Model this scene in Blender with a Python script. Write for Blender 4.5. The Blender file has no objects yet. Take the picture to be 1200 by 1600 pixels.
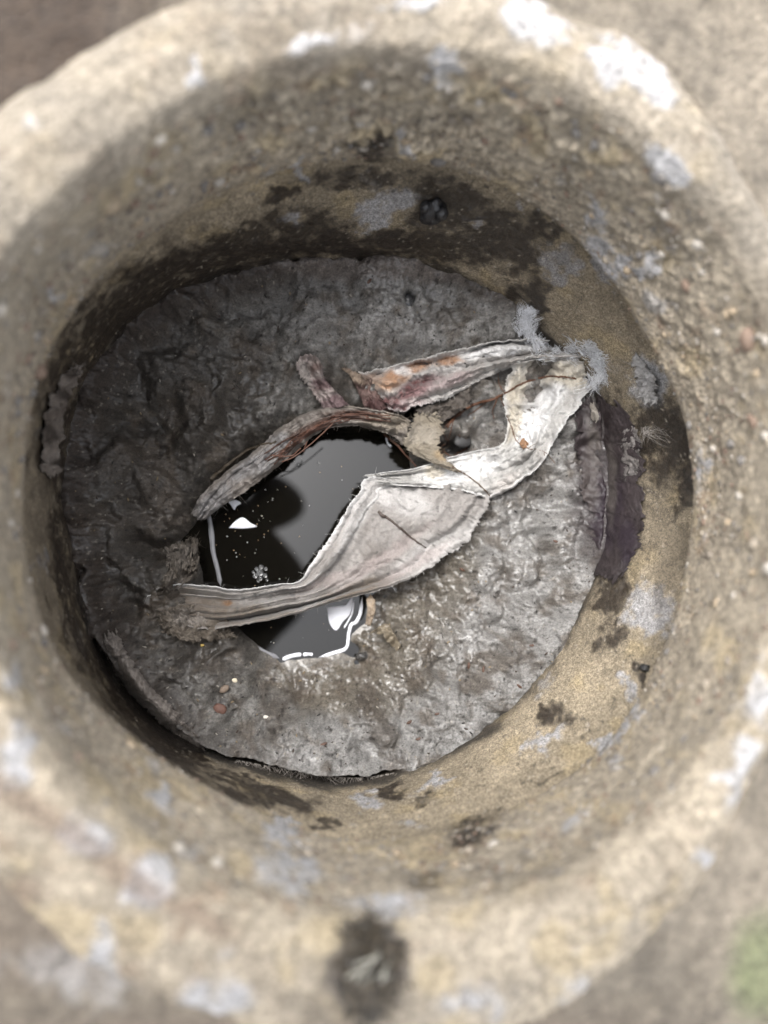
import bpy, math, random
import numpy as np
from mathutils import Matrix, Vector

S = bpy.context.scene
COL = S.collection
R = math.radians
random.seed(7)
RNG = np.random.default_rng(11)

# ------------------------------------------------------------------ camera, sky, sun, exposure
F = 1142.0                                   # focal length in pixels of the 1200 x 1600 photograph
NADIR = (430.0, 880.0)                       # where the plumb line under the camera meets the picture
_n = np.array([(NADIR[0]-600)/F, (NADIR[1]-800)/F, 1.0]); _n /= np.linalg.norm(_n)
_Z = -_n; _X = np.array([1.0, 0, 0]) - _Z*_Z[0]; _X /= np.linalg.norm(_X); _Y = np.cross(_Z, _X)
M = np.array([_X, _Y, _Z])                   # world = M @ (right, down, forward)
CAM = np.array([0.0, 0.0, 0.5])
cd = bpy.data.cameras.new('camera'); cam = bpy.data.objects.new('camera', cd); COL.objects.link(cam)
rot = np.c_[M[:, 0], -M[:, 1], -M[:, 2]]
mw = Matrix([[*rot[i], CAM[i]] for i in range(3)] + [[0, 0, 0, 1]])
cam.matrix_world = mw
cd.sensor_fit = 'VERTICAL'; cd.sensor_height = 36.0; cd.lens = 36.0*F/1600.0
cd.clip_start = 0.01; cd.clip_end = 500
cd.dof.use_dof = True; cd.dof.focus_distance = 0.84
cd.dof.aperture_fstop = 1.4; cd.dof.aperture_blades = 0
S.camera = cam

SUN_EL, SUN_AZ = R(64), R(130)               # azimuth measured from +X towards +Y: light comes from the upper left
w = bpy.data.worlds.new('World'); S.world = w; w.use_nodes = True
nt = w.node_tree; nt.nodes.clear()
sky = nt.nodes.new('ShaderNodeTexSky'); sky.sky_type = 'NISHITA'; sky.sun_disc = False
sky.sun_elevation = SUN_EL; sky.sun_rotation = R(90) - SUN_AZ
sky.air_density = 1.0; sky.dust_density = 4.0
hs = nt.nodes.new('ShaderNodeHueSaturation'); hs.inputs['Saturation'].default_value = 0.22
bg = nt.nodes.new('ShaderNodeBackground'); bg.inputs['Strength'].default_value = 0.15
wo = nt.nodes.new('ShaderNodeOutputWorld')
nt.links.new(sky.outputs[0], hs.inputs['Color']); nt.links.new(hs.outputs[0], bg.inputs[0]); nt.links.new(bg.outputs[0], wo.inputs[0])
sd = bpy.data.lights.new('sun', 'SUN'); sd.energy = 0.75; sd.angle = R(26); sd.color = (1.0, 0.98, 0.95)
so = bpy.data.objects.new('sun', sd); COL.objects.link(so)
sv = Vector((math.cos(SUN_EL)*math.cos(SUN_AZ), math.cos(SUN_EL)*math.sin(SUN_AZ), math.sin(SUN_EL)))
so.rotation_euler = sv.to_track_quat('Z', 'Y').to_euler(); so.location = (0, 0, 4)
S.render.engine = 'CYCLES'
S.cycles.use_denoising = True
S.cycles.max_bounces = 8
S.view_settings.view_transform = 'Standard'; S.view_settings.look = 'None'
S.view_settings.gamma = 1; S.view_settings.use_curve_mapping = False
S.view_settings.exposure = 2.02

# ------------------------------------------------------------------ numeric helpers
_T = RNG.random(1 << 16).astype(np.float32)
def vnoise(p, seed=0):
    i = np.floor(p).astype(np.int64); f = (p - i).astype(np.float32); f = f*f*(3-2*f)
    def h(a, b, c):
        return _T[((i[:, 0]+a)*73856093 ^ (i[:, 1]+b)*19349663 ^ (i[:, 2]+c)*83492791 ^ (seed*2654435)) & 0xFFFF]
    x, y, z = f[:, 0], f[:, 1], f[:, 2]
    c00 = h(0,0,0)*(1-x)+h(1,0,0)*x; c10 = h(0,1,0)*(1-x)+h(1,1,0)*x
    c01 = h(0,0,1)*(1-x)+h(1,0,1)*x; c11 = h(0,1,1)*(1-x)+h(1,1,1)*x
    return ((c00*(1-y)+c10*y)*(1-z)+(c01*(1-y)+c11*y)*z)*2-1
_q = np.linalg.qr(np.random.default_rng(5).normal(size=(3, 3)))[0]
def fbm(p, freq, octv=4, seed=0, gain=.5):
    p = np.asarray(p, float) @ _q; a = 1.0; s = 0; t = 0
    for k in range(octv):
        s = s + a*vnoise(p*freq + 17.3*k + 3.1*seed, seed+k); t += a; a *= gain; freq *= 2.03; p = p @ _q
    return s/t
def ridged(p, freq, octv=4, seed=0):
    p = np.asarray(p, float) @ _q; a = 1.0; s = 0; t = 0
    for k in range(octv):
        s = s + a*(1-np.abs(vnoise(p*freq + 11.7*k, seed+k))*2); t += a; a *= .5; freq *= 2.1; p = p @ _q
    return s/t
def sstep(a, b, x):
    t = np.clip((x-a)/(b-a), 0, 1); return t*t*(3-2*t)
def worley(u, v, nu, cell, seed=0):
    """cell noise over u in 0..1 (periodic, nu cells round) and v in metres: distance to the nearest point and that cell's random value"""
    a = u*nu; b = v/cell; ia = np.floor(a).astype(np.int64); ib = np.floor(b).astype(np.int64); best = np.full(len(u), 9.0); rid = np.zeros(len(u))
    for di in (-1, 0, 1):
        for dj in (-1, 0, 1):
            ca = ia+di; cb = ib+dj; hsh = ((np.mod(ca, nu)*73856093) ^ (cb*19349663) ^ (seed*83492791)) & 0xFFFF
            d = np.hypot(a-ca-_T[hsh], b-cb-_T[(hsh*7+13) & 0xFFFF]); m = d < best; best = np.where(m, d, best); rid = np.where(m, _T[(hsh*3+101) & 0xFFFF], rid)
    return best, rid
def proj(v):
    q = (np.asarray(v) - CAM) @ M
    return np.c_[600+F*q[:, 0]/q[:, 2], 800+F*q[:, 1]/q[:, 2]]
def ray(p):
    p = np.atleast_2d(np.asarray(p, float))
    return np.c_[(p[:, 0]-600)/F, (p[:, 1]-800)/F, np.ones(len(p))] @ M.T
def at(p, z):
    """point where the sight line through photo pixel p meets the level z"""
    d = ray(p); t = (np.asarray(z)-CAM[2])/d[:, 2]; return CAM + d*t[:, None]
def pblob(px, blobs, soft=.35):
    m = np.zeros(len(px))
    for b in blobs:
        cx, cy, rx, ry = b[:4]; an = R(b[4]) if len(b) > 4 else 0; st = b[5] if len(b) > 5 else 1.0
        dx = px[:, 0]-cx; dy = px[:, 1]-cy; c, s = math.cos(an), math.sin(an)
        d = np.hypot((dx*c+dy*s)/rx, (-dx*s+dy*c)/ry)
        m = np.maximum(m, st*sstep(1+soft, 1-soft, d))
    return m
def pline(px, pts):
    """distance to a polyline"""
    d = np.full(len(px), 1e9); pts = np.array(pts, float)
    for a, b in zip(pts[:-1], pts[1:]):
        ab = b-a; t = np.clip(((px-a) @ ab)/(ab @ ab), 0, 1)
        d = np.minimum(d, np.hypot(*(px-a-t[:, None]*ab).T))
    return d
def psdf(px, poly):
    """signed distance to a closed polygon, positive outside"""
    poly = np.array(poly, float); d = pline(px, np.r_[poly, poly[:1]]); ins = np.zeros(len(px), bool)
    for a, b in zip(poly, np.roll(poly, -1, 0)):
        c = (a[1] > px[:, 1]) != (b[1] > px[:, 1])
        with np.errstate(divide='ignore', invalid='ignore'):
            ins ^= c & (px[:, 0] < (b[0]-a[0])*(px[:, 1]-a[1])/(b[1]-a[1])+a[0])
    return np.where(ins, -d, d)
def mixc(c, d, m):
    return c*(1-m[:, None]) + np.array(d)[None]*m[:, None]
def catmull(P, t):
    """P (n, ...) sampled at t in 0..1"""
    P = np.asarray(P, float); n = len(P)
    if n == 2: return P[0]+(P[1]-P[0])*t.reshape((-1,)+(1,)*(P.ndim-1))
    Q = np.concatenate([2*P[:1]-P[1:2], P, 2*P[-1:]-P[-2:-1]]); s = t*(n-1); i = np.clip(s.astype(int), 0, n-2)
    f = (s-i).reshape((-1,)+(1,)*(P.ndim-1)); a, b, c, d = Q[i], Q[i+1], Q[i+2], Q[i+3]
    return .5*(2*b+(c-a)*f+(2*a-5*b+4*c-d)*f**2+(3*b-a-3*c+d)*f**3)

# ------------------------------------------------------------------ object helpers
def tag(o, label=None, cat=None, group=None, kind=None):
    if label: o['label'] = label
    if cat: o['category'] = cat
    if group: o['group'] = group
    if kind: o['kind'] = kind
    return o
def mesh_obj(name, V, Fc, mat, tint=None, wet=None, parent=None, smooth=True, origin=None):
    V = np.asarray(V, np.float32); me = bpy.data.meshes.new(name)
    if parent is not None: origin = np.array(parent['o'])
    elif origin is None: origin = np.array([V[:, 0].mean(), V[:, 1].mean(), V[:, 2].min()])
    L = V - origin.astype(np.float32)
    me.vertices.add(len(L)); me.vertices.foreach_set('co', L.ravel())
    if isinstance(Fc, np.ndarray):
        k = Fc.shape[1]; me.loops.add(Fc.size); me.loops.foreach_set('vertex_index', Fc.ravel().astype(np.int32))
        me.polygons.add(len(Fc)); me.polygons.foreach_set('loop_start', np.arange(0, Fc.size, k, dtype=np.int32))
    else:
        ln = np.array([len(f) for f in Fc]); fl = np.concatenate([np.array(f) for f in Fc]).astype(np.int32)
        me.loops.add(len(fl)); me.loops.foreach_set('vertex_index', fl); me.polygons.add(len(ln))
        me.polygons.foreach_set('loop_start', np.r_[0, np.cumsum(ln)[:-1]].astype(np.int32))
    me.update(calc_edges=True)
    if smooth: me.polygons.foreach_set('use_smooth', np.ones(len(me.polygons), bool))
    if tint is not None:
        a = me.attributes.new('tint', 'FLOAT_COLOR', 'POINT')
        a.data.foreach_set('color', np.c_[np.clip(tint, 0.002, .9), np.ones(len(L))].astype(np.float32).ravel())
    if wet is not None:
        a = me.attributes.new('wet', 'FLOAT', 'POINT'); a.data.foreach_set('value', np.asarray(wet, np.float32))
    me.materials.append(mat); me.validate()
    o = bpy.data.objects.new(name, me); COL.objects.link(o)
    if parent is not None: o.parent = parent
    else: o.location = origin
    o['o'] = [float(x) for x in origin]
    return o
def clean_props():
    for o in S.objects:
        if 'o' in o: del o['o']
def grid_faces(nu, nv, wrap=False):
    a = np.arange(nu*nv).reshape(nu, nv); b = np.roll(a, -1, 0) if wrap else a[1:]
    if not wrap: a = a[:-1]
    return np.stack([a[:, :-1], b[:, :-1], b[:, 1:], a[:, 1:]], -1).reshape(-1, 4)
class Soup:
    def __init__(s): s.v = []; s.f = []; s.c = []; s.n = 0
    def add(s, V, Fc, col=None):
        V = np.asarray(V, float); s.v.append(V); s.f += [tuple(int(i)+s.n for i in f) for f in Fc]
        if col is not None: s.c.append(np.tile(np.asarray(col, float), (len(V), 1)) if np.ndim(col) == 1 else col)
        s.n += len(V)
    def build(s, name, mat, parent=None, wet=None):
        V = np.concatenate(s.v); return mesh_obj(name, V, s.f, mat, np.concatenate(s.c) if s.c else None,
            None if wet is None else np.full(len(V), wet), parent)
def tube(P, rad, sides=5, jit=0, seed=0):
    P = np.asarray(P, float); n = len(P); rad = np.broadcast_to(np.asarray(rad, float), (n,))
    T = np.gradient(P, axis=0); T /= np.linalg.norm(T, axis=1)[:, None]+1e-12
    up = np.array([.13, .2, 1.0]); A = np.cross(T, up); A /= np.linalg.norm(A, axis=1)[:, None]+1e-9; B = np.cross(T, A)
    an = np.arange(sides)*2*math.pi/sides
    rr = rad[:, None]*np.ones((n, sides))
    V = P[:, None]+rr[..., None]*(A[:, None]*np.cos(an)[None, :, None]+B[:, None]*np.sin(an)[None, :, None])
    V = V.reshape(-1, 3)
    if jit: V = V + jit*np.c_[vnoise(V*400, seed), vnoise(V*400, seed+5), vnoise(V*400, seed+9)]
    Fc = []
    for i in range(n-1):
        for j in range(sides):
            k = (j+1) % sides; Fc.append((i*sides+j, i*sides+k, (i+1)*sides+k, (i+1)*sides+j))
    Fc.append(tuple(range(sides))[::-1]); Fc.append(tuple((n-1)*sides+j for j in range(sides)))
    return V, Fc
_ico = {}
def ico(sub):
    if sub not in _ico:
        import bmesh
        b = bmesh.new(); bmesh.ops.create_icosphere(b, subdivisions=sub, radius=1)
        b.verts.ensure_lookup_table(); _ico[sub] = (np.array([v.co[:] for v in b.verts]), [tuple(v.index for v in f.verts) for f in b.faces]); b.free()
    return _ico[sub]
def stone(seed, sub=2, amp=.28):
    V, Fc = ico(sub); d = fbm(V+seed*7.7, 1.1, 3, seed)
    return V*(1+amp*d)[:, None], Fc

# ------------------------------------------------------------------ materials
def surf(name, dry=.85, wetr=.3, vary=.35, nscale=220, grain=0, gscale=500, bump=.35, bdist=.001, coat=0.0, spec=.5, tint=None, sss=0, stretch=None, sheen=0):
    m = bpy.data.materials.new(name); m.use_nodes = True; t = m.node_tree; N = t.nodes; Lk = t.links.new
    p = N['Principled BSDF']; tc = N.new('ShaderNodeTexCoord'); co = tc.outputs['Object']
    if stretch:
        mp = N.new('ShaderNodeMapping'); mp.inputs['Scale'].default_value = stretch; Lk(co, mp.inputs[0]); co = mp.outputs[0]
    if tint is None:
        at_ = N.new('ShaderNodeAttribute'); at_.attribute_name = 'tint'; base = at_.outputs['Color']
    else:
        rgb = N.new('ShaderNodeRGB'); rgb.outputs[0].default_value = (*tint, 1); base = rgb.outputs[0]
    n1 = N.new('ShaderNodeTexNoise'); n1.inputs['Scale'].default_value = nscale; n1.inputs['Detail'].default_value = 6; n1.inputs['Roughness'].default_value = .65; Lk(co, n1.inputs['Vector'])
    mr = N.new('ShaderNodeMapRange'); mr.inputs[1].default_value = .25; mr.inputs[2].default_value = .75; mr.inputs[3].default_value = 1-vary; mr.inputs[4].default_value = 1+vary; Lk(n1.outputs['Fac'], mr.inputs[0])
    fac = mr.outputs[0]; hgt = n1.outputs['Fac']
    if grain:
        vo = N.new('ShaderNodeTexVoronoi'); vo.inputs['Scale'].default_value = gscale; Lk(co, vo.inputs['Vector'])
        sp = N.new('ShaderNodeSeparateColor'); Lk(vo.outputs['Color'], sp.inputs[0])
        g = N.new('ShaderNodeMapRange'); g.inputs[3].default_value = 1-grain; g.inputs[4].default_value = 1+grain; Lk(sp.outputs[0], g.inputs[0])
        mu = N.new('ShaderNodeMath'); mu.operation = 'MULTIPLY'; Lk(fac, mu.inputs[0]); Lk(g.outputs[0], mu.inputs[1]); fac = mu.outputs[0]
        sb = N.new('ShaderNodeMath'); sb.operation = 'SUBTRACT'; Lk(hgt, sb.inputs[0]); Lk(vo.outputs['Distance'], sb.inputs[1]); hgt = sb.outputs[0]
    vm = N.new('ShaderNodeVectorMath'); vm.operation = 'SCALE'; Lk(base, vm.inputs[0]); Lk(fac, vm.inputs['Scale'])
    Lk(vm.outputs[0], p.inputs['Base Color'])
    wa = N.new('ShaderNodeAttribute'); wa.attribute_name = 'wet'
    rr = N.new('ShaderNodeMapRange'); rr.inputs[3].default_value = dry; rr.inputs[4].default_value = wetr; Lk(wa.outputs['Fac'], rr.inputs[0])
    n2 = N.new('ShaderNodeTexNoise'); n2.inputs['Scale'].default_value = nscale*.3; Lk(co, n2.inputs['Vector'])
    r2 = N.new('ShaderNodeMath'); r2.operation = 'MULTIPLY_ADD'; Lk(n2.outputs['Fac'], r2.inputs[0]); r2.inputs[1].default_value = .3; r2.inputs[2].default_value = -.15
    ra = N.new('ShaderNodeMath'); ra.operation = 'ADD'; ra.use_clamp = True; Lk(rr.outputs[0], ra.inputs[0]); Lk(r2.outputs[0], ra.inputs[1])
    Lk(ra.outputs[0], p.inputs['Roughness'])
    b = N.new('ShaderNodeBump'); b.inputs['Strength'].default_value = bump; b.inputs['Distance'].default_value = bdist; Lk(hgt, b.inputs['Height']); Lk(b.outputs[0], p.inputs['Normal'])
    p.inputs['Specular IOR Level'].default_value = spec
    if coat:
        cm = N.new('ShaderNodeMath'); cm.operation = 'MULTIPLY'; cm.inputs[1].default_value = coat; Lk(wa.outputs['Fac'], cm.inputs[0]); Lk(cm.outputs[0], p.inputs['Coat Weight'])
        p.inputs['Coat Roughness'].default_value = .16
    if sheen: p.inputs['Sheen Weight'].default_value = sheen
    return m
M_CONC = surf('rough_concrete', .92, .45, .32, 160, .32, 330, .7, .0016)
M_SAND = surf('sandy_concrete', .9, .4, .3, 260, .45, 900, .6, .0009)
M_SOIL = surf('soil', .95, .5, .35, 90, .2, 260, .8, .003)
M_SLUDGE = surf('sludge', .7, .28, .6, 430, 0, 0, .65, .0016, coat=.45, spec=.35)
M_CLOTH = surf('fibrous_cloth', .85, .4, .2, 520, 0, 0, .6, .0008, spec=.3, sheen=.15)
M_CLOTH2 = surf('matted_cloth', .8, .35, .40, 260, 0, 0, .55, .0013, spec=.4)
M_FIBRE = surf('fibre', .8, .5, .1, 200, 0, 0, .1, .0005, spec=.3)
M_ROOT = surf('root_bark', .7, .35, .4, 700, 0, 0, .5, .0006)
M_STONE = surf('pebble_stone', .8, .35, .25, 300, 0, 0, .3, .0005)
M_BLACK = surf('black_slime', .5, .2, .3, 300, 0, 0, .9, .0025, coat=.5)
M_GLINT = surf('pale_painted_glint', .25, .12, .06, 120, 0, 0, .05, .0004)  # pale colour standing in for sky reflections on the water
def water_mat():
    m = bpy.data.materials.new('dark_water'); m.use_nodes = True; p = m.node_tree.nodes['Principled BSDF']
    p.inputs['Base Color'].default_value = (.0045, .004, .003, 1); p.inputs['Roughness'].default_value = .03; p.inputs['IOR'].default_value = 1.5
    return m
M_WATER = water_mat()
def glass_mat():
    m = bpy.data.materials.new('bubble_film'); m.use_nodes = True; p = m.node_tree.nodes['Principled BSDF']
    p.inputs['Base Color'].default_value = (.8, .8, .8, 1); p.inputs['Roughness'].default_value = .02; p.inputs['IOR'].default_value = 1.33
    p.inputs['Transmission Weight'].default_value = .9
    return m
M_BUB = glass_mat()

# ------------------------------------------------------------------ the shaft
CX, CY = .093, .068
Z_LIP, Z_S, Z_W = -.16, -.36, -.430
def radius_fn(pts, z, smooth=14):
    q = at(pts, z); th = np.arctan2(q[:, 1]-CY, q[:, 0]-CX); r = np.hypot(q[:, 0]-CX, q[:, 1]-CY)
    o = np.argsort(th); th = th[o]; r = r[o]; g = np.linspace(-math.pi, math.pi, 721)[:-1]
    v = np.interp(g, np.r_[th-2*math.pi, th, th+2*math.pi], np.r_[r, r, r])
    k = np.hanning(2*smooth+3)[1:-1]; k /= k.sum()
    v = np.convolve(np.r_[v[-80:], v, v[:80]], k, 'same')[80:-80]
    return lambda t: np.interp(np.mod(t+math.pi, 2*math.pi)-math.pi, np.r_[g, math.pi], np.r_[v, v[0]])
R_OUT = radius_fn([(0,165),(150,75),(300,-5),(600,-70),(815,-10),(1080,95),(1115,180),(1210,330),(1330,700),(1310,1000),(1195,1190),(1140,1340),(1000,1500),(800,1640),(600,1680),(400,1640),(200,1540),(0,1420),(-170,1100),(-220,750),(-150,420)], 0, 22)
R_IN = radius_fn([(0,440),(110,330),(250,215),(400,140),(600,105),(800,125),(950,200),(1060,300),(1150,400),(1215,600),(1210,900),(1130,1130),(980,1290),(800,1390),(600,1430),(400,1400),(200,1290),(60,1140),(-40,900),(-50,650)], -.02, 24)
R_LIP = radius_fn([(45,700),(70,580),(110,500),(200,400),(300,330),(450,268),(600,252),(750,280),(880,360),(1000,520),(1065,660),(1080,760),(1067,877),(1013,1056),(953,1153),(800,1260),(500,1302),(350,1235),(200,1140),(100,1040),(50,900)], Z_LIP, 14)
R_SL0 = radius_fn([(98,740),(118,620),(155,560),(215,495),(310,440),(450,410),(600,405),(750,448),(830,500),(925,600),(950,700),(955,800),(932,890),(882,1000),(800,1110),(680,1192),(620,1211),(550,1221),(500,1216),(430,1204),(370,1191),(320,1180),(270,1152),(205,1085),(150,1010),(112,860)], -.335, 7)
def R_SL(t):
    t = np.asarray(t, float); q = np.stack([np.cos(t).ravel()*.32, np.sin(t).ravel()*.32, 0*t.ravel()], -1); return R_SL0(t)+(.0035*fbm(q, 40, 5, 201, .65)+.0012*fbm(q, 300, 3, 202)).reshape(t.shape)
g_ = np.linspace(-math.pi, math.pi, 361)
_rw = R_SL0(g_)-.001+.013*np.exp(-((g_-math.atan2(-.21,-.215))/.28)**2)+.010*np.exp(-((g_-math.atan2(-.3,-.03))/.22)**2); _rw = np.convolve(np.r_[_rw[-40:-1], _rw, _rw[1:40]], np.hanning(31)/np.hanning(31).sum(), 'same')[39:-39]
R_WB = lambda t: np.interp(np.mod(t+math.pi, 2*math.pi)-math.pi, g_, _rw)
def R_WALL(t, z):
    k = sstep(-.17, -.33, np.asarray(z)); return (R_LIP(t)+.014+.026*np.clip(np.cos(t-.1), 0, 1)**2)*(1-k)+R_WB(t)*k

LIME = [(990,110,75,28,35),(830,40,50,30,20),(700,95,30,22),(645,8,40,12),(1035,150,32,28),(1040,262,42,24,20),(945,405,18,50,-35),(965,425,30,14),(305,120,12,10),(490,72,45,12,-20),
 (135,1300,46,34),(235,1370,40,42),(22,1180,22,42),(440,1300,32,18),(452,1365,55,34,10,.8),(160,1490,22,55,0,.7),(55,1545,65,36,0,.8),(340,1560,70,26,10,.7),(1110,1332,18,16),(1160,1200,24,60,15,.7),
 (1190,1080,18,60,0,.7),(1130,1212,28,16),(600,1415,75,20,0,.6),(900,1545,36,30,0,.6),(740,1560,60,30,0,.5),(960,1152,24,10,-20),(640,225,8,26),(470,262,6,14),(1095,730,9,40,0,.7),(985,1120,18,10),
 (80,462,10,10),(150,350,10,8,0,.6),(255,1240,14,10),(60,885,8,18,0,.6),(900,1280,30,14,-30,.5),(420,265,14,8,0,.5),(60,200,22,12,0,.5),(1010,420,14,16),(930,330,10,30,-30,.7),(20,1060,14,22,0,.6),(300,1330,18,14,0,.6),
 (605,325,50,20,-18),(462,340,20,9),(872,412,28,36,0,.8),(1014,958,40,42,10),(1012,596,26,38,-15),(850,1152,30,14,-35,.8),(690,1222,24,9,-15),(575,1256,20,11),(985,1072,15,13),(745,350,14,5),(820,330,12,6,20,.6),(640,1292,26,8,0,.5),(960,1185,16,8,-30,.6),(1030,330,14,12,0,.7)]
WET_SHADE = [(580,232,44,22),(700,320,80,42,15),(775,370,80,40,15),(830,458,34,26),(600,385,270,26),(410,372,130,40,-15),(260,450,150,60,-30),(170,540,90,70,-40),(850,350,30,20),(360,368,22,12),(560,275,110,16,0,.8),(440,300,30,14),
 (1040,690,46,75,10),(92,640,34,130,8,.75),(104,830,30,160,0,.8),(135,1000,34,80,-25),(240,1140,120,34,42),(400,1240,90,18,12),(868,1115,22,26,30),(745,1296,46,20,-25),(502,1282,22,6),(660,1258,18,11),(606,1238,30,9),
 (855,1222,20,7,-30),(1005,1042,9,15),(580,1515,62,78),(662,1372,28,14,0,.7),(960,925,22,50,15),(950,1000,14,30,30,.8),(427,1282,6,4),(1065,760,10,70,0,.7),(700,330,40,50),(800,400,50,22,30,.9),(900,760,120,200,0,.8),(1020,650,40,40),  # wet stains; the narrow strip along the right lip paints its shadow gap
 (20,1370,30,20,0,.5),(760,400,60,20,15,.8),(440,360,40,30)]
DAMP_SHADE = [(1050,800,26,200,6,.55),(985,480,60,26,55,.5),(85,740,50,280,0,.75),(240,460,120,50,-35,.6),(450,394,260,24,-8,.95),(190,1110,150,44,42,.7),(880,410,120,70,40,.35)]  # damp zones; the right-hand entries also paint the shade below the lip
WET_UP = [(580,232,44,22),(580,1515,62,78),(662,1372,28,14,0,.7),(20,1370,30,20,0,.5),(745,1296,46,20,-25),(850,348,30,16,20,.7),(960,470,30,16,30,.4),(420,150,60,14,-15,.4)]
def wall_paint(V, base, rust=True):
    px = proj(V); WL, DL = (WET_UP, [(800,400,120,30,20,.15)]) if rust else (WET_SHADE, DAMP_SHADE); wv = np.c_[fbm(V, 45, 5, 3, .6), fbm(V, 45, 5, 8, .6)]
    pw = px + 34*wv
    n = fbm(V, 60, 4, 21); n2 = fbm(V, 14, 3, 5); n3 = fbm(V, 170, 3, 14)
    lime = pblob(pw + 14*np.c_[n, fbm(V, 130, 3, 9)], LIME, .6); lime = sstep(.15, .8, lime*(1.0+1.3*fbm(V, 80, 5, 15, .7)))
    lime = np.maximum(lime, .55*sstep(.40, .60, fbm(V, 26, 6, 41, .6)))
    wet = np.clip(sstep(.08, .95, pblob(pw, WL, .6)*(1.0+.8*n+.7*n3))+.7*sstep(.44, .56, fbm(V, 150, 3, 19))*pblob(pw, [(960,960,140,200),(800,1180,260,120),(700,340,300,120)], .5)*(0 if rust else 1), 0, 1); damp_shade = np.clip(pblob(pw, DL, .5)*(1+.6*n2+.4*n), 0, 1)  # wet also carries the painted shadow gap along the right lip
    c = np.array(base)[None]*(1+.30*n2+.20*n+.16*n3)[:, None]
    c = mixc(c, np.array([.30,.235,.13]), .45*sstep(.05, .45, fbm(V, 34, 4, 33)))
    c = mixc(c, np.array([.17,.105,.065]), .4*sstep(.3, .6, fbm(V, 50, 3, 36)) if rust else np.zeros(len(V)))
    c = mixc(c, np.array([.28,.28,.29]), lime*.8)
    c = mixc(c, np.array([.040,.030,.021]), damp_shade*.8)
    c = mixc(c, np.array([.020,.0145,.0105]), wet*(1-.75*pblob(px, LIME, .3))*.93)
    return c, np.clip(wet+damp_shade*.5, 0, 1), lime
def rings(prof, nth, step):
    """prof: list of (radius array over theta, z); resampled along its length"""
    th = np.linspace(-math.pi, math.pi, nth, endpoint=False)
    Rr = np.array([p[0](th) for p in prof]).T; Zz = np.array([p[1] for p in prof], float)
    ml = np.r_[0, np.cumsum(np.hypot(np.diff(Rr.mean(0)), np.diff(Zz)))]; ns = int(ml[-1]/step); s = np.linspace(0, ml[-1], ns)
    rr = np.stack([np.interp(s, ml, r) for r in Rr]); zz = np.interp(s, ml, Zz)
    k = np.hanning(9)[1:-1]; k /= k.sum(); pad = lambda a: np.convolve(np.r_[[a[0]]*3, a, [a[-1]]*3], k, 'valid')
    rr = np.stack([pad(a) for a in rr]); zz = pad(zz)
    return th, s, rr, np.tile(zz, (nth, 1))
def ring_pts(th, rr, zz):
    return np.stack([CX+rr*np.cos(th)[:, None], CY+rr*np.sin(th)[:, None], zz], -1).reshape(-1, 3)

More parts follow.
